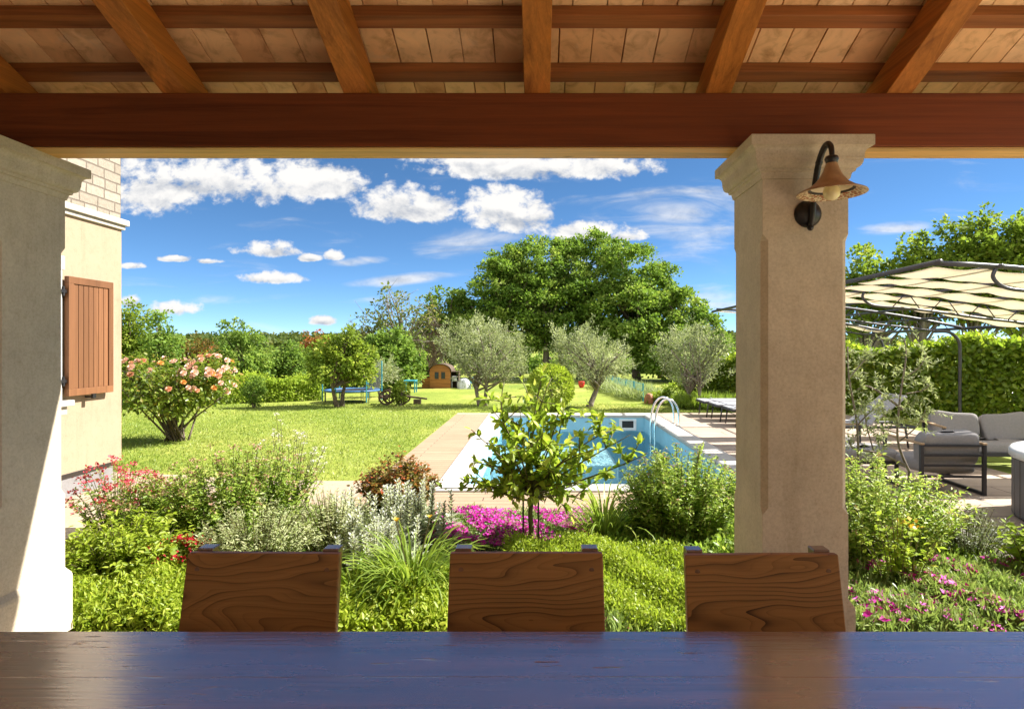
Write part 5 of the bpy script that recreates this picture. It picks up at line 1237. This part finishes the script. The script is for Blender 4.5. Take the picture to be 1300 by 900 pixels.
fruit('round_shrub', 'smaller yellow-green shrub beyond the pool ladder', 838, 17.2, [(838, 510, 12, 0, .8), (828, 514, 8, 0, .7)], 50, 26, 'lime', .15, .03, .08, .2, 3, cat='shrub')
fruit('round_shrub', 'small dark green shrub on lawn before the low hedge', 322, 15.9, [(322, 500, 13, 0, 1.1), (326, 488, 7, 0, 1)], 60, 24, 'mid', .2, .03, .07, .18, 3, cat='shrub')
fruit('round_shrub', 'little leafy shrub growing in front of the cart wheels', 508, 16.5, [(508, 500, 9, 0, 1.5), (510, 490, 5, 0, 1.3)], 40, 20, 'fruit', .2, .02, .07, .16, 3, cat='shrub')
# clipped ball
bx, Yb = P_(699, 15.2), 15.2
cb = thing('clipped_ball_shrub', 'dense yellow-green clipped ball shrub behind the lemon tree', 'shrub', (bx, Yb, 0))
u = rdir(5200); rr = .545*(1+RNG.normal(size=5200)*.03); lv = Leaves(); lv.add(u*rr[:, None]+np.array((0, 0, .60)), unit(u+RNG.normal(size=(5200, 3))*.5), RNG.normal(size=(5200, 3))*.6+u, .085, .55+RNG.normal(size=5200)*.2, .6, T4, F4); lv.build('foliage', G['lime'], cb)
MB().tube([(0, 0, -.02), (0, 0, .55)], .05, 8).build('stem', M['bark'], cb)

# ------------------------------------------------------------------ hill with far wood
def hill_h(x, y):
    t = max(0.0, min(1.0, (y-150)/110)); s_ = t*t*(3-2*t)
    return s_*(3.6 + 1.5*math.sin(x*.018+1.2) + .9*math.sin(x*.041)) * (1.0 if y < 300 else 1.0)
mb = MB(); xs = [-420+i*14 for i in range(46)]; ys = [148+i*13 for i in range(14)]
mb.add([(x, y, hill_h(x, y)-.3) for y in ys for x in xs], [(j*46+i, j*46+i+1, (j+1)*46+i+1, (j+1)*46+i) for j in range(13) for i in range(45)])
o = mb.build('hill', M['lawn'], smooth=True); tag(o, kind='structure')
nC = 2600; q = np.stack([RNG.uniform(-330, 120, nC), RNG.uniform(152, 300, nC)], 1)
hz = np.array([hill_h(a, b) for a, b in q]); C = np.stack([q[:, 0], q[:, 1], hz+2.2*RNG.uniform(.5, 1.3, nC)], 1); lv = Leaves()
clump_leaves(lv, C, unit(RNG.normal(size=(nC, 3))+np.array((0, 0, 1.2))), 34, 3.6, 1.25, .5, .3, T4, F4, 1.2, .1, .75)
o = lv.build('hill_wood', G['forest']); tag(o, 'wooded hillside far off on the left horizon', 'wood', kind='stuff')

# ================================================================== ROSE BUSH
rx, ry2 = P_(222, 10.3), 10.3
rose = thing('rose_bush', 'large rose bush covered in salmon pink blooms beside the house', 'rose bush', (rx, ry2, 0))
mb = MB(); tips = []
for i in range(26):
    a = random.uniform(0, 6.28); q = math.sqrt(random.random()); tip = Vector((math.cos(a)*1.02*q, math.sin(a)*.85*q, random.uniform(.9, 1.38) - .22*q*q)); b = Vector((random.gauss(0, .09), random.gauss(0, .08), -.02))
    P = bez(b, tip, .03, 7, .07); mb.tube(P, [.020*(1-.09*k) for k in range(8)], 6); tips.append(tip)
    for j in range(3):
        s_ = P[random.choice([4, 5, 6])]; e = s_+Vector((random.gauss(0, .2), random.gauss(0, .2), random.uniform(.1, .35))); mb.tube(bez(s_, e, .05, 3), [.008, .007, .005, .004], 5); tips.append(e)
mb.build('stems', M['bark'], rose, smooth=True)
lobs = [(0, 0, .98, .98, .85, .40), (-.50, 0, 1.1, .5, .5, .36), (.62, 0, 1.10, .45, .5, .36), (0, -.2, .75, .7, .6, .3)]
C, u, k = lobes_pts(lobs, 300, .1); lv = Leaves(); clump_leaves(lv, C, u, 20, .26, .062, .5, .25, None, None, 1.1, .2); lv.build('foliage', G['rose'], rose)
def bloom(mat, name='rose_bloom'):
    lv = Leaves()
    for r_, n_, up_, s_ in ((.0, 5, .95, .040), (.010, 7, .72, .050), (.018, 8, .42, .056), (.022, 9, .12, .058)):
        an = np.arange(n_)*2*math.pi/n_+r_*90; rad = np.stack([np.cos(an), np.sin(an), np.zeros(n_)], 1)
        d = unit(rad*(1-up_)+np.array((0, 0, up_))); lv.add(rad*r_, d, np.array((0, 0, 1.0))-rad*.8, s_, .25+up_*.5+RNG.normal(size=n_)*.12, 1.5)
    return lv, G[mat]
protos = {}
n = 0
for i in range(80):
    l_ = lobs[random.choice([0, 0, 1, 2, 2])]; uu = rdir(1)[0]; 
    if uu[2] < -.45: uu[2] *= -1
    if uu[1] > .25 and random.random() < .7: uu[1] *= -1
    p = Vector((l_[0]+uu[0]*l_[3]*1.04, l_[1]+uu[1]*l_[4]*1.04, l_[2]+uu[2]*l_[5]*1.06)); mk = random.choice(['salmon', 'salmon', 'pink', 'pink', 'pink', 'pink', 'pink', 'pink', 'peach'])
    if mk not in protos: lv, mt = bloom(mk); o = lv.build('rose_bloom', mt, rose); protos[mk] = o
    else: o = protos[mk].copy(); COL.objects.link(o); o.parent = rose
    o.location = p; o.rotation_euler = Vector((uu[0]*.7, uu[1]*.7-.35, .7)).to_track_quat('Z', 'Y').to_euler(); o.scale = [random.uniform(.5, .9)]*3

# ================================================================== LEMON TREE
lb = (-0.055, 4.70, 0)
lem = thing('lemon_tree', 'young staked lemon tree with glossy leaves before the pool', 'tree', lb)
lm = lambda px, py, dy=0.0: Vector(((px-683)/F*(4.70+dy)-lb[0], dy, H-(py-441)/F*(4.70+dy)))
mb = MB(); trunkP = [(0, 0, -.03), (.004, 0, .15), (-.006, 0, .30), (.004, .0, .42), (-.01, 0, .50)]; mb.tube(smooth_path(trunkP, 4), [.024-.0006*i for i in range(17)], 9)
ends = [(598, 545), (625, 520), (605, 600), (640, 485), (700, 480), (712, 505), (690, 470), (745, 545), (800, 552), (770, 600), (822, 575), (735, 612), (740, 635), (650, 560), (690, 540), (720, 575), (640, 600), (660, 520), (600, 585), (620, 565), (780, 545), (760, 570), (655, 610), (705, 600), (672, 500), (660, 478), (716, 510), (625, 625), (600, 612), (735, 580), (670, 575), (690, 620), (700, 560), (745, 600)]
lv = Leaves(); Bp = []
for i, (a, b) in enumerate(ends):
    e = lm(a, b, random.uniform(-.38, .38)); s_ = Vector((0, 0, random.uniform(.40, .5))); P = bez(s_, e, random.uniform(-.18, .22), 10, .22)
    mb.tube(P, [.010*(1-.07*k) for k in range(11)], 6)
    for j in range(3):
        p0 = P[random.choice([4, 6, 8])]; e2 = p0+Vector((random.gauss(0, .13), random.gauss(0, .13), random.gauss(.06, .08))); Q = bez(p0, e2, .05, 5, .08); mb.tube(Q, [.005, .0048, .0045, .004, .003, .002], 5); Bp.append(Q)
    Bp.append(P[3:])
mb.build('trunk', M['twig'], lem, smooth=True)
for Q in Bp:
    Q = np.array([list(p) for p in Q]); m = 15 if len(Q) > 6 else 13; t = RNG.uniform(.05, 1, m)*(len(Q)-1); i0 = np.minimum(t.astype(int), len(Q)-2); f = (t-i0)[:, None]
    pos = Q[i0]*(1-f)+Q[i0+1]*f; tg = unit(Q[i0+1]-Q[i0]); rad = rdir(m); d = unit(tg*.55+rad*.9+np.array((0, 0, .12))); lv.add(pos, d, unit(RNG.normal(size=(m, 3))*.5+np.array((0, 0, 1))), 0.075, .5+RNG.normal(size=m)*.24+(t/(len(Q)-1)-.5)*.3, .82)
lv.build('foliage', G['lemon'], lem)
lmn = MB(); lmn.sphere((0, 0, 0), .024, 12, 8, (1, 1, 1.25)); 
for i, x in enumerate((-.062, .058)):
    st = MB(); st.tube([(0, 0, -.05), (0, 0, .62)], .0075, 7); o = st.build('plant_stake', M['stake'], None, loc=(lb[0]+x, lb[1]-.03*i, 0)); tag(o, ('thin dark stake left of the lemon trunk', 'thin dark stake right of the lemon trunk')[i], 'stake', 'stakes of the lemon tree')

# ================================================================== FLOWER BED
# spireas
stem_bush('spirea_bush', 'broad spirea bush with faded pink flower heads, left behind first chair', 'shrub', (-2.42, 4.72, 0), 185, .80, (.66, .45), .050, 74, 'spirea', None, 'twig', 'bloom', .016, 10, .55, .22, low=.05, foot=.6, hv=.3, arch=.15, bloomname='flower_heads', width=.62)
stem_bush('spirea_bush', 'smaller spirea bush beside the red flowers at left pillar', 'shrub', (-3.02, 4.75, 0), 80, .58, (.42, .34), .046, 60, 'spirea', None, 'twig', 'bloom', .020, 10, .45, .22, bloomname='flower_heads', width=.62)
stem_bush('spirea_bush', 'upright spirea bush between the pool and the right pillar', 'shrub', (1.20, 4.98, 0), 210, .72, (.55, .42), .048, 80, 'spirea', None, 'twig', 'bloom', .013, 7, .58, .22, low=.03, foot=.62, hv=.32, arch=.15, bloomtop=.5, bloomname='flower_heads', width=.62)
stem_bush('spirea_bush', 'large yellow-green spirea right of the stone pillar', 'shrub', (2.42, 4.42, 0), 210, .74, (.72, .50), .049, 76, 'spirea', None, 'twig', 'bloom', .013, 7, .68, .2, low=.04, foot=.6, hv=.3, arch=.15, bloomtop=.35, bloomname='flower_heads', width=.62)
stem_bush('white_gaura', 'airy white flower spikes rising above the broad spirea', 'flower', (-2.13, 5.05, 0), 30, 1.03, (.34, .18), .04, 14, 'sage', None, 'twig', 'whiteflower', .011, 20, .6, .2, arch=.3, low=.3, bloomtop=1.0, bloomname='flower_spikes', hv=.12)
stem_bush('valerian', 'loose red flowering valerian beside the left pillar', 'flower', (-3.42, 4.85, 0), 70, .66, (.36, .30), .045, 24, 'spirea', None, 'twig', 'pinkred', .022, 14, .4, .2, bloomtop=.9, bloomname='flower_heads', width=.62)
stem_bush('leafy_perennial', 'fresh green leafy perennial at the foot of left pillar', 'plant', (-2.74, 3.95, 0), 110, .50, (.42, .36), .060, 40, 'lime', None, 'twig', None, t0=.4, width=.6)
stem_bush('red_geranium', 'low geranium with crimson flowers left of the first chair', 'flower', (-2.42, 3.95, 0), 34, .36, (.26, .16), .06, 16, 'spirea', None, 'twig', 'redpetal', .022, 20, .5, .2, bloomtop=.85, bloomname='flower_heads', width=1.2)
stem_bush('artemisia', 'silvery green feathery artemisia behind the first chair', 'plant', (-1.92, 4.05, 0), 120, .58, (.42, .28), .042, 52, 'sage', None, 'twig', None, t0=.55, width=.4, four=True, arch=.3, low=.08)
stem_bush('artemisia', 'silvery green artemisia clump beside the lamb ear spikes', 'plant', (-1.50, 4.35, 0), 100, .56, (.34, .26), .042, 48, 'sage', None, 'twig', None, t0=.75, width=.4, four=True, arch=.3, low=.08)
def spikes(label, base, n, sp, h):
    root = thing('lambs_ear', label, 'plant', base, 0, 'silver lamb ear clumps'); lv = Leaves(); fl = Leaves(); mb = MB()
    for i in range(n):
        a = random.uniform(0, 6.28); q = math.sqrt(random.random()); b = np.array((math.cos(a)*sp[0]*q, math.sin(a)*sp[1]*q, 0)); hh = h*random.uniform(.65, 1.1); tip = b+np.array((random.gauss(0, .03), random.gauss(0, .03), hh))
        mb.tube([b, (b+tip)/2+np.array((.006, 0, 0)), tip], [.006, .005, .004], 5, False)
        t = np.linspace(.35, 1, 46); pos = b+(tip-b)*t[:, None]; an = np.arange(46)*2.4; d = np.stack([np.cos(an), np.sin(an), np.full(46, .7)], 1); lv.add(pos, d, np.array((0, 0, 1.0)), .034+.03*(1-t), .55+RNG.normal(size=46)*.2, .9, T4, F4)
        t = np.linspace(.02, .5, 16); pos = b+(tip-b)*t[:, None]; an = np.arange(16)*2.1; d = np.stack([np.cos(an), np.sin(an), np.full(16, .55)], 1); lv.add(pos, d, np.array((0, 0, 1.0)), .10, .45+RNG.normal(size=16)*.15, .75)
        if random.random() < .4:
            t = np.linspace(.72, .97, 14); pos = b+(tip-b)*t[:, None]; an = np.arange(14)*2.4; fl.add(pos+np.stack([np.cos(an), np.sin(an), 0*an], 1)*.010, np.stack([np.cos(an), np.sin(an), .5+0*an], 1), np.array((0, 0, 1.0)), .016, .5+RNG.normal(size=14)*.2, 1, T4, F4)
    mb.build('stems', M['twig'], root); lv.build('foliage', G['silver'], root); f = fl.build('florets', G['lilac'], root); f['kind'] = 'stuff'; return root
spikes('tall silver lamb ear spikes behind the gap right of first chair', (-1.28, 4.62, 0), 34, (.36, .30), .52)
spikes('silver lamb ear spikes in front of the copper shrub', (-.95, 4.80, 0), 28, (.30, .26), .48)
spikes('low silver lamb ear clump behind the daylily', (-1.10, 4.15, 0), 40, (.30, .25), .42)
stem_bush('photinia_shrub', 'round copper tinted shrub at near corner of pool deck', 'shrub', (-1.27, 5.42, 0), 150, .62, (.38, .34), .050, 44, 'red', None, 'twig', None, t0=.32, tipyoung=.9, low=.1, width=1.0)
def daylily(label, base, n, L_, w=.013, fl=0, t0=.5):
    root = thing('daylily', label, 'plant', base, 0, 'daylily clumps'); a = RNG.uniform(0, 2*math.pi, n); el = RNG.uniform(.75, 1.45, n); Lh = L_*RNG.uniform(.6, 1.1, n); m = 9; s_ = np.linspace(0, 1, m)
    b = np.stack([np.cos(a), np.sin(a), 0*a], 1)*RNG.uniform(0, .09, n)[:, None]; P = np.zeros((n, m, 3)); cur = b.copy(); ang = el.copy(); bend = RNG.uniform(1.0, 2.4, n)
    for k in range(m):
        P[:, k] = cur; dr = np.stack([np.cos(a)*np.cos(ang), np.sin(a)*np.cos(ang), np.sin(ang)], 1); cur = cur+dr*(Lh/(m-1))[:, None]; ang = ang-bend*(k/m)*.36
    lv = Leaves(); lv.ribbon(P, w*RNG.uniform(.7, 1.2, n), t0+RNG.normal(size=n)*.2); lv.build('foliage', G['strap'], root)
    for i in range(fl):
        tp = np.array((random.gauss(0, .10), random.gauss(0, .08), L_*random.uniform(.85, 1.05))); an = np.arange(6)*math.pi/3
        st = MB().tube([(0, 0, 0), tp*.5+np.array((0, 0, .05)), tp], .004, 5, False).build('flower_stalk', M['twig'], root)
        Leaves().add(np.repeat(tp[None], 6, 0), np.stack([np.cos(an), np.sin(an), 1.1+0*an], 1), np.array((0, 0, 1.0)), .034, .5+RNG.normal(size=6)*.2, 1).build('flower', G['yellow'], st)
    return root
daylily('arching daylily clump between the first and middle chairs', (-.78, 3.70, 0), 320, .60, fl=2)
daylily('narrow leaved daylily clump in front of the right pool edge', (.55, 4.92, 0), 150, .62, .013, t0=.8)
daylily('small daylily clump close behind the first chair', (-1.12, 3.62, 0), 120, .45, t0=.6)
stem_bush('rosemary', 'low grey-green rosemary beside the terrace path', 'plant', (3.22, 4.45, 0), 110, .42, (.42, .30), .032, 54, 'rosemary', None, 'twig', None, t0=.5, width=.25, four=True, arch=.2, low=.1)
stem_bush('yellow_rose', 'small rose with one yellow bloom right of the pillar', 'rose bush', (2.32, 3.82, 0), 18, .62, (.22, .14), .05, 18, 'bright', None, 'twig', 'yellow', .030, 16, .6, .2, bloomtop=.08, bloomname='rose_bloom', width=1.1)
stem_bush('leafy_perennial', 'leafy shoots at the right edge before the hot tub', 'plant', (3.40, 4.05, 0), 26, .46, (.24, .18), .07, 18, 'bright', None, 'twig', None, t0=.5, width=.9)
# sparse young olive right of the pillar
yo = thing('young_olive', 'sparse young olive with bare grey stems right of pillar', 'tree', (3.12, 5.15, 0))
mb = MB(); lv = Leaves(); bb = Vector(yo.location)
Ls = []
for (pts) in ([(1155, 600), (1140, 560), (1142, 510), (1150, 455), (1148, 430)], [(1150, 590), (1115, 575), (1085, 570), (1078, 560)], [(1142, 560), (1165, 540), (1175, 520)], [(1090, 600), (1088, 540), (1078, 480), (1076, 440)], [(1146, 520), (1120, 500), (1100, 490), (1088, 495)], [(1148, 480), (1168, 465), (1176, 448)], [(1110, 575), (1100, 540), (1098, 520)], [(1088, 540), (1110, 520), (1125, 530)],
              [(1140, 550), (1120, 545), (1105, 550)], [(1150, 500), (1172, 495), (1182, 485)], [(1078, 480), (1095, 460), (1105, 450)], [(1155, 600), (1152, 640), (1150, 690), (1148, 745)], [(1090, 600), (1100, 650), (1120, 700), (1144, 745)]):
    dy = random.uniform(-.15, .15) if pts[0][1] < 595 else 0
    P = smooth_path([Vector(at(a, b, 5.15+dy*k/3))-bb for k, (a, b) in enumerate(pts)], 5); r0 = .016 if pts[-1][1] > 700 else .012 if len(pts) > 3 else .007
    mb.tube(P, [r0*(1-.6*k/(len(P)-1)) for k in range(len(P))], 7)
    if pts[-1][1] < 700: Ls.append(P)
mb.build('trunk', M['greybark'], yo, smooth=True)
for P in Ls:
    Q = np.array([list(p) for p in P]); 
    for rep in range(9):
        i0 = RNG.integers(len(Q)//3, len(Q)); s_ = Q[i0]; e = s_+RNG.normal(size=3)*np.array((.13, .10, .12)); m = 24; t = RNG.uniform(0, 1, m)[:, None]; pos = s_*(1-t)+e*t; lv.add(pos, unit(rdir(m)+unit(e-s_)*.8), rdir(m)+np.array((0, 0, .6)), .042, .45+RNG.normal(size=m)*.25, .42, T4, F4)
lv.build('foliage', G['olive'], yo)

# carpets
cover('pink_flower_carpet', 'carpet of magenta ice plant flowers before the pool deck', 'ground cover', [(-1.15, 4.75), (-.2, 4.6), (.55, 4.85), (.52, 5.55), (-.6, 5.66), (-.92, 5.5)], 2600, 9, .030, .13, 'mat', .5, .22, .35, .03, 1.0, True, 1.0, 'purple', 2000, .019)
cover('pink_flower_carpet', 'grassy patch with scattered magenta flowers right of the pillar', 'ground cover', [(1.55, 3.2), (3.4, 3.2), (3.5, 4.15), (1.6, 4.1)], 4200, 11, .055, .18, 'mat', .55, .22, .28, .035, 1.2, True, 2.0, 'purple', 560, .030)
cover('sedum_cover', 'fine yellow-green sedum cover right of the middle chair', 'ground cover', [(.05, 3.18), (1.05, 3.18), (1.05, 4.35), (.35, 4.7), (-.25, 4.55)], 4200, 13, .030, .22, 'lime', .45, .22, .55, .03, 1.0, True, 3.0)
cover('leafy_cover', 'bright leafy ground cover left around the first chair', 'ground cover', [(-3.3, 3.2), (-1.6, 3.2), (-1.6, 3.7), (-2.1, 4.1), (-3.3, 4.3)], 5200, 13, .036, .26, 'lime', .45, .24, .62, .04, .9, False, 4.0)
cover('leafy_cover', 'bright leafy ground cover between the first and middle chairs', 'ground cover', [(-1.6, 3.18), (-.45, 3.18), (-.40, 3.75), (-1.0, 3.95), (-1.6, 3.8)], 3200, 13, .040, .22, 'lime', .55, .24, .70, .04, .9, False, 5.0)
cover('pink_flower_carpet', 'few magenta flowers low beside the middle chair', 'ground cover', [(.15, 3.15), (.75, 3.15), (.75, 3.32), (.15, 3.32)], 300, 8, .07, .12, 'mat', .5, .2, .22, .03, 1.4, True, 6.0, 'purple', 26, .022)
cover('mixed_cover', 'mixed green ground cover under the left bed shrubs', 'ground cover', [(-3.6, 4.2), (-1.5, 3.9), (-.9, 4.3), (-1.25, 4.8), (-1.0, 5.5), (-3.4, 5.5)], 2400, 8, .05, .13, 'spirea', .4, .22, .7, .05, .8, True, 7.0)
cover('mixed_cover', 'mixed green ground cover under the right bed shrubs', 'ground cover', [(.45, 4.5), (3.3, 4.1), (3.3, 5.0), (3.0, 5.5), (.65, 5.5)], 2400, 8, .05, .13, 'spirea', .4, .22, .7, .05, .8, True, 7.0)
# rough grass at the hedge foot and by the fence
cover('rough_grass', 'tall rough grass at the foot of hedge beyond the loungers', 'grass', [(3.6, 15.4), (6.5, 14.4), (6.6, 15.2), (5.0, 16.6), (3.9, 16.4)], 1500, 7, .30, .16, 'strap', .55, .2, .10, .06, 2.4, True, 1.0)
cover('rough_grass', 'weedy grass along the teal wire fence', 'grass', [(2.1, 24.5), (3.6, 24.5), (4.0, 17.7), (2.75, 17.9)], 900, 7, .30, .14, 'sage', .35, .2, .12, .08, 2.0, True, 2.0)
# lawn blades, nearest strip
poly = [(-10, 7.5), (-1.98, 7.2), (-2.0, 14.6), (6, 14.6), (6, 17), (-12, 17)]
q = in_poly(95000, poly); kp = RNG.uniform(0, 1, len(q)) < np.clip(1.25-(q[:, 1]-7)/14, .25, 1); q = q[kp]; n = len(q)
edge = 7.80 - 0.62*np.sin(np.pi*np.clip(((q[:, 0]+7.0)/5.08-0.25)/0.75, 0, 1)*.5); q = q[q[:, 1] > edge]; n = len(q)
keep = ~((q[:, 0] > -1.99) & (q[:, 1] < 14.5)); q = q[keep]; n = len(q)
lv = Leaves(); d = unit(RNG.normal(size=(n, 3))*.75+np.array((0, 0, 1.0))); lv.add(np.stack([q[:, 0], q[:, 1], np.full(n, -.004)], 1), d, rdir(n), .050, .45+RNG.normal(size=n)*.25+.75*(lump(q, 1.0, .55)-.5), .30, T4, F4)
o = lv.build('lawn_grass', G['ground']); tag(o, 'short mown grass blades over the lawn', 'grass', kind='stuff')
# rocks edging the path corner
for i, (x, y, s_) in enumerate(((-1.72, 5.62, .12), (-1.50, 5.72, .09), (-1.95, 5.55, .10))):
    o = lumpy('garden_rock', s_, s_*.8, s_*.75, M['rock'], (x, y, 0), 1+i, 14, 7, .18); tag(o, ('larger grey rock beside the copper shrub', 'small grey rock at the deck corner', 'grey rock at the path edge behind lamb ear')[i], 'rock')
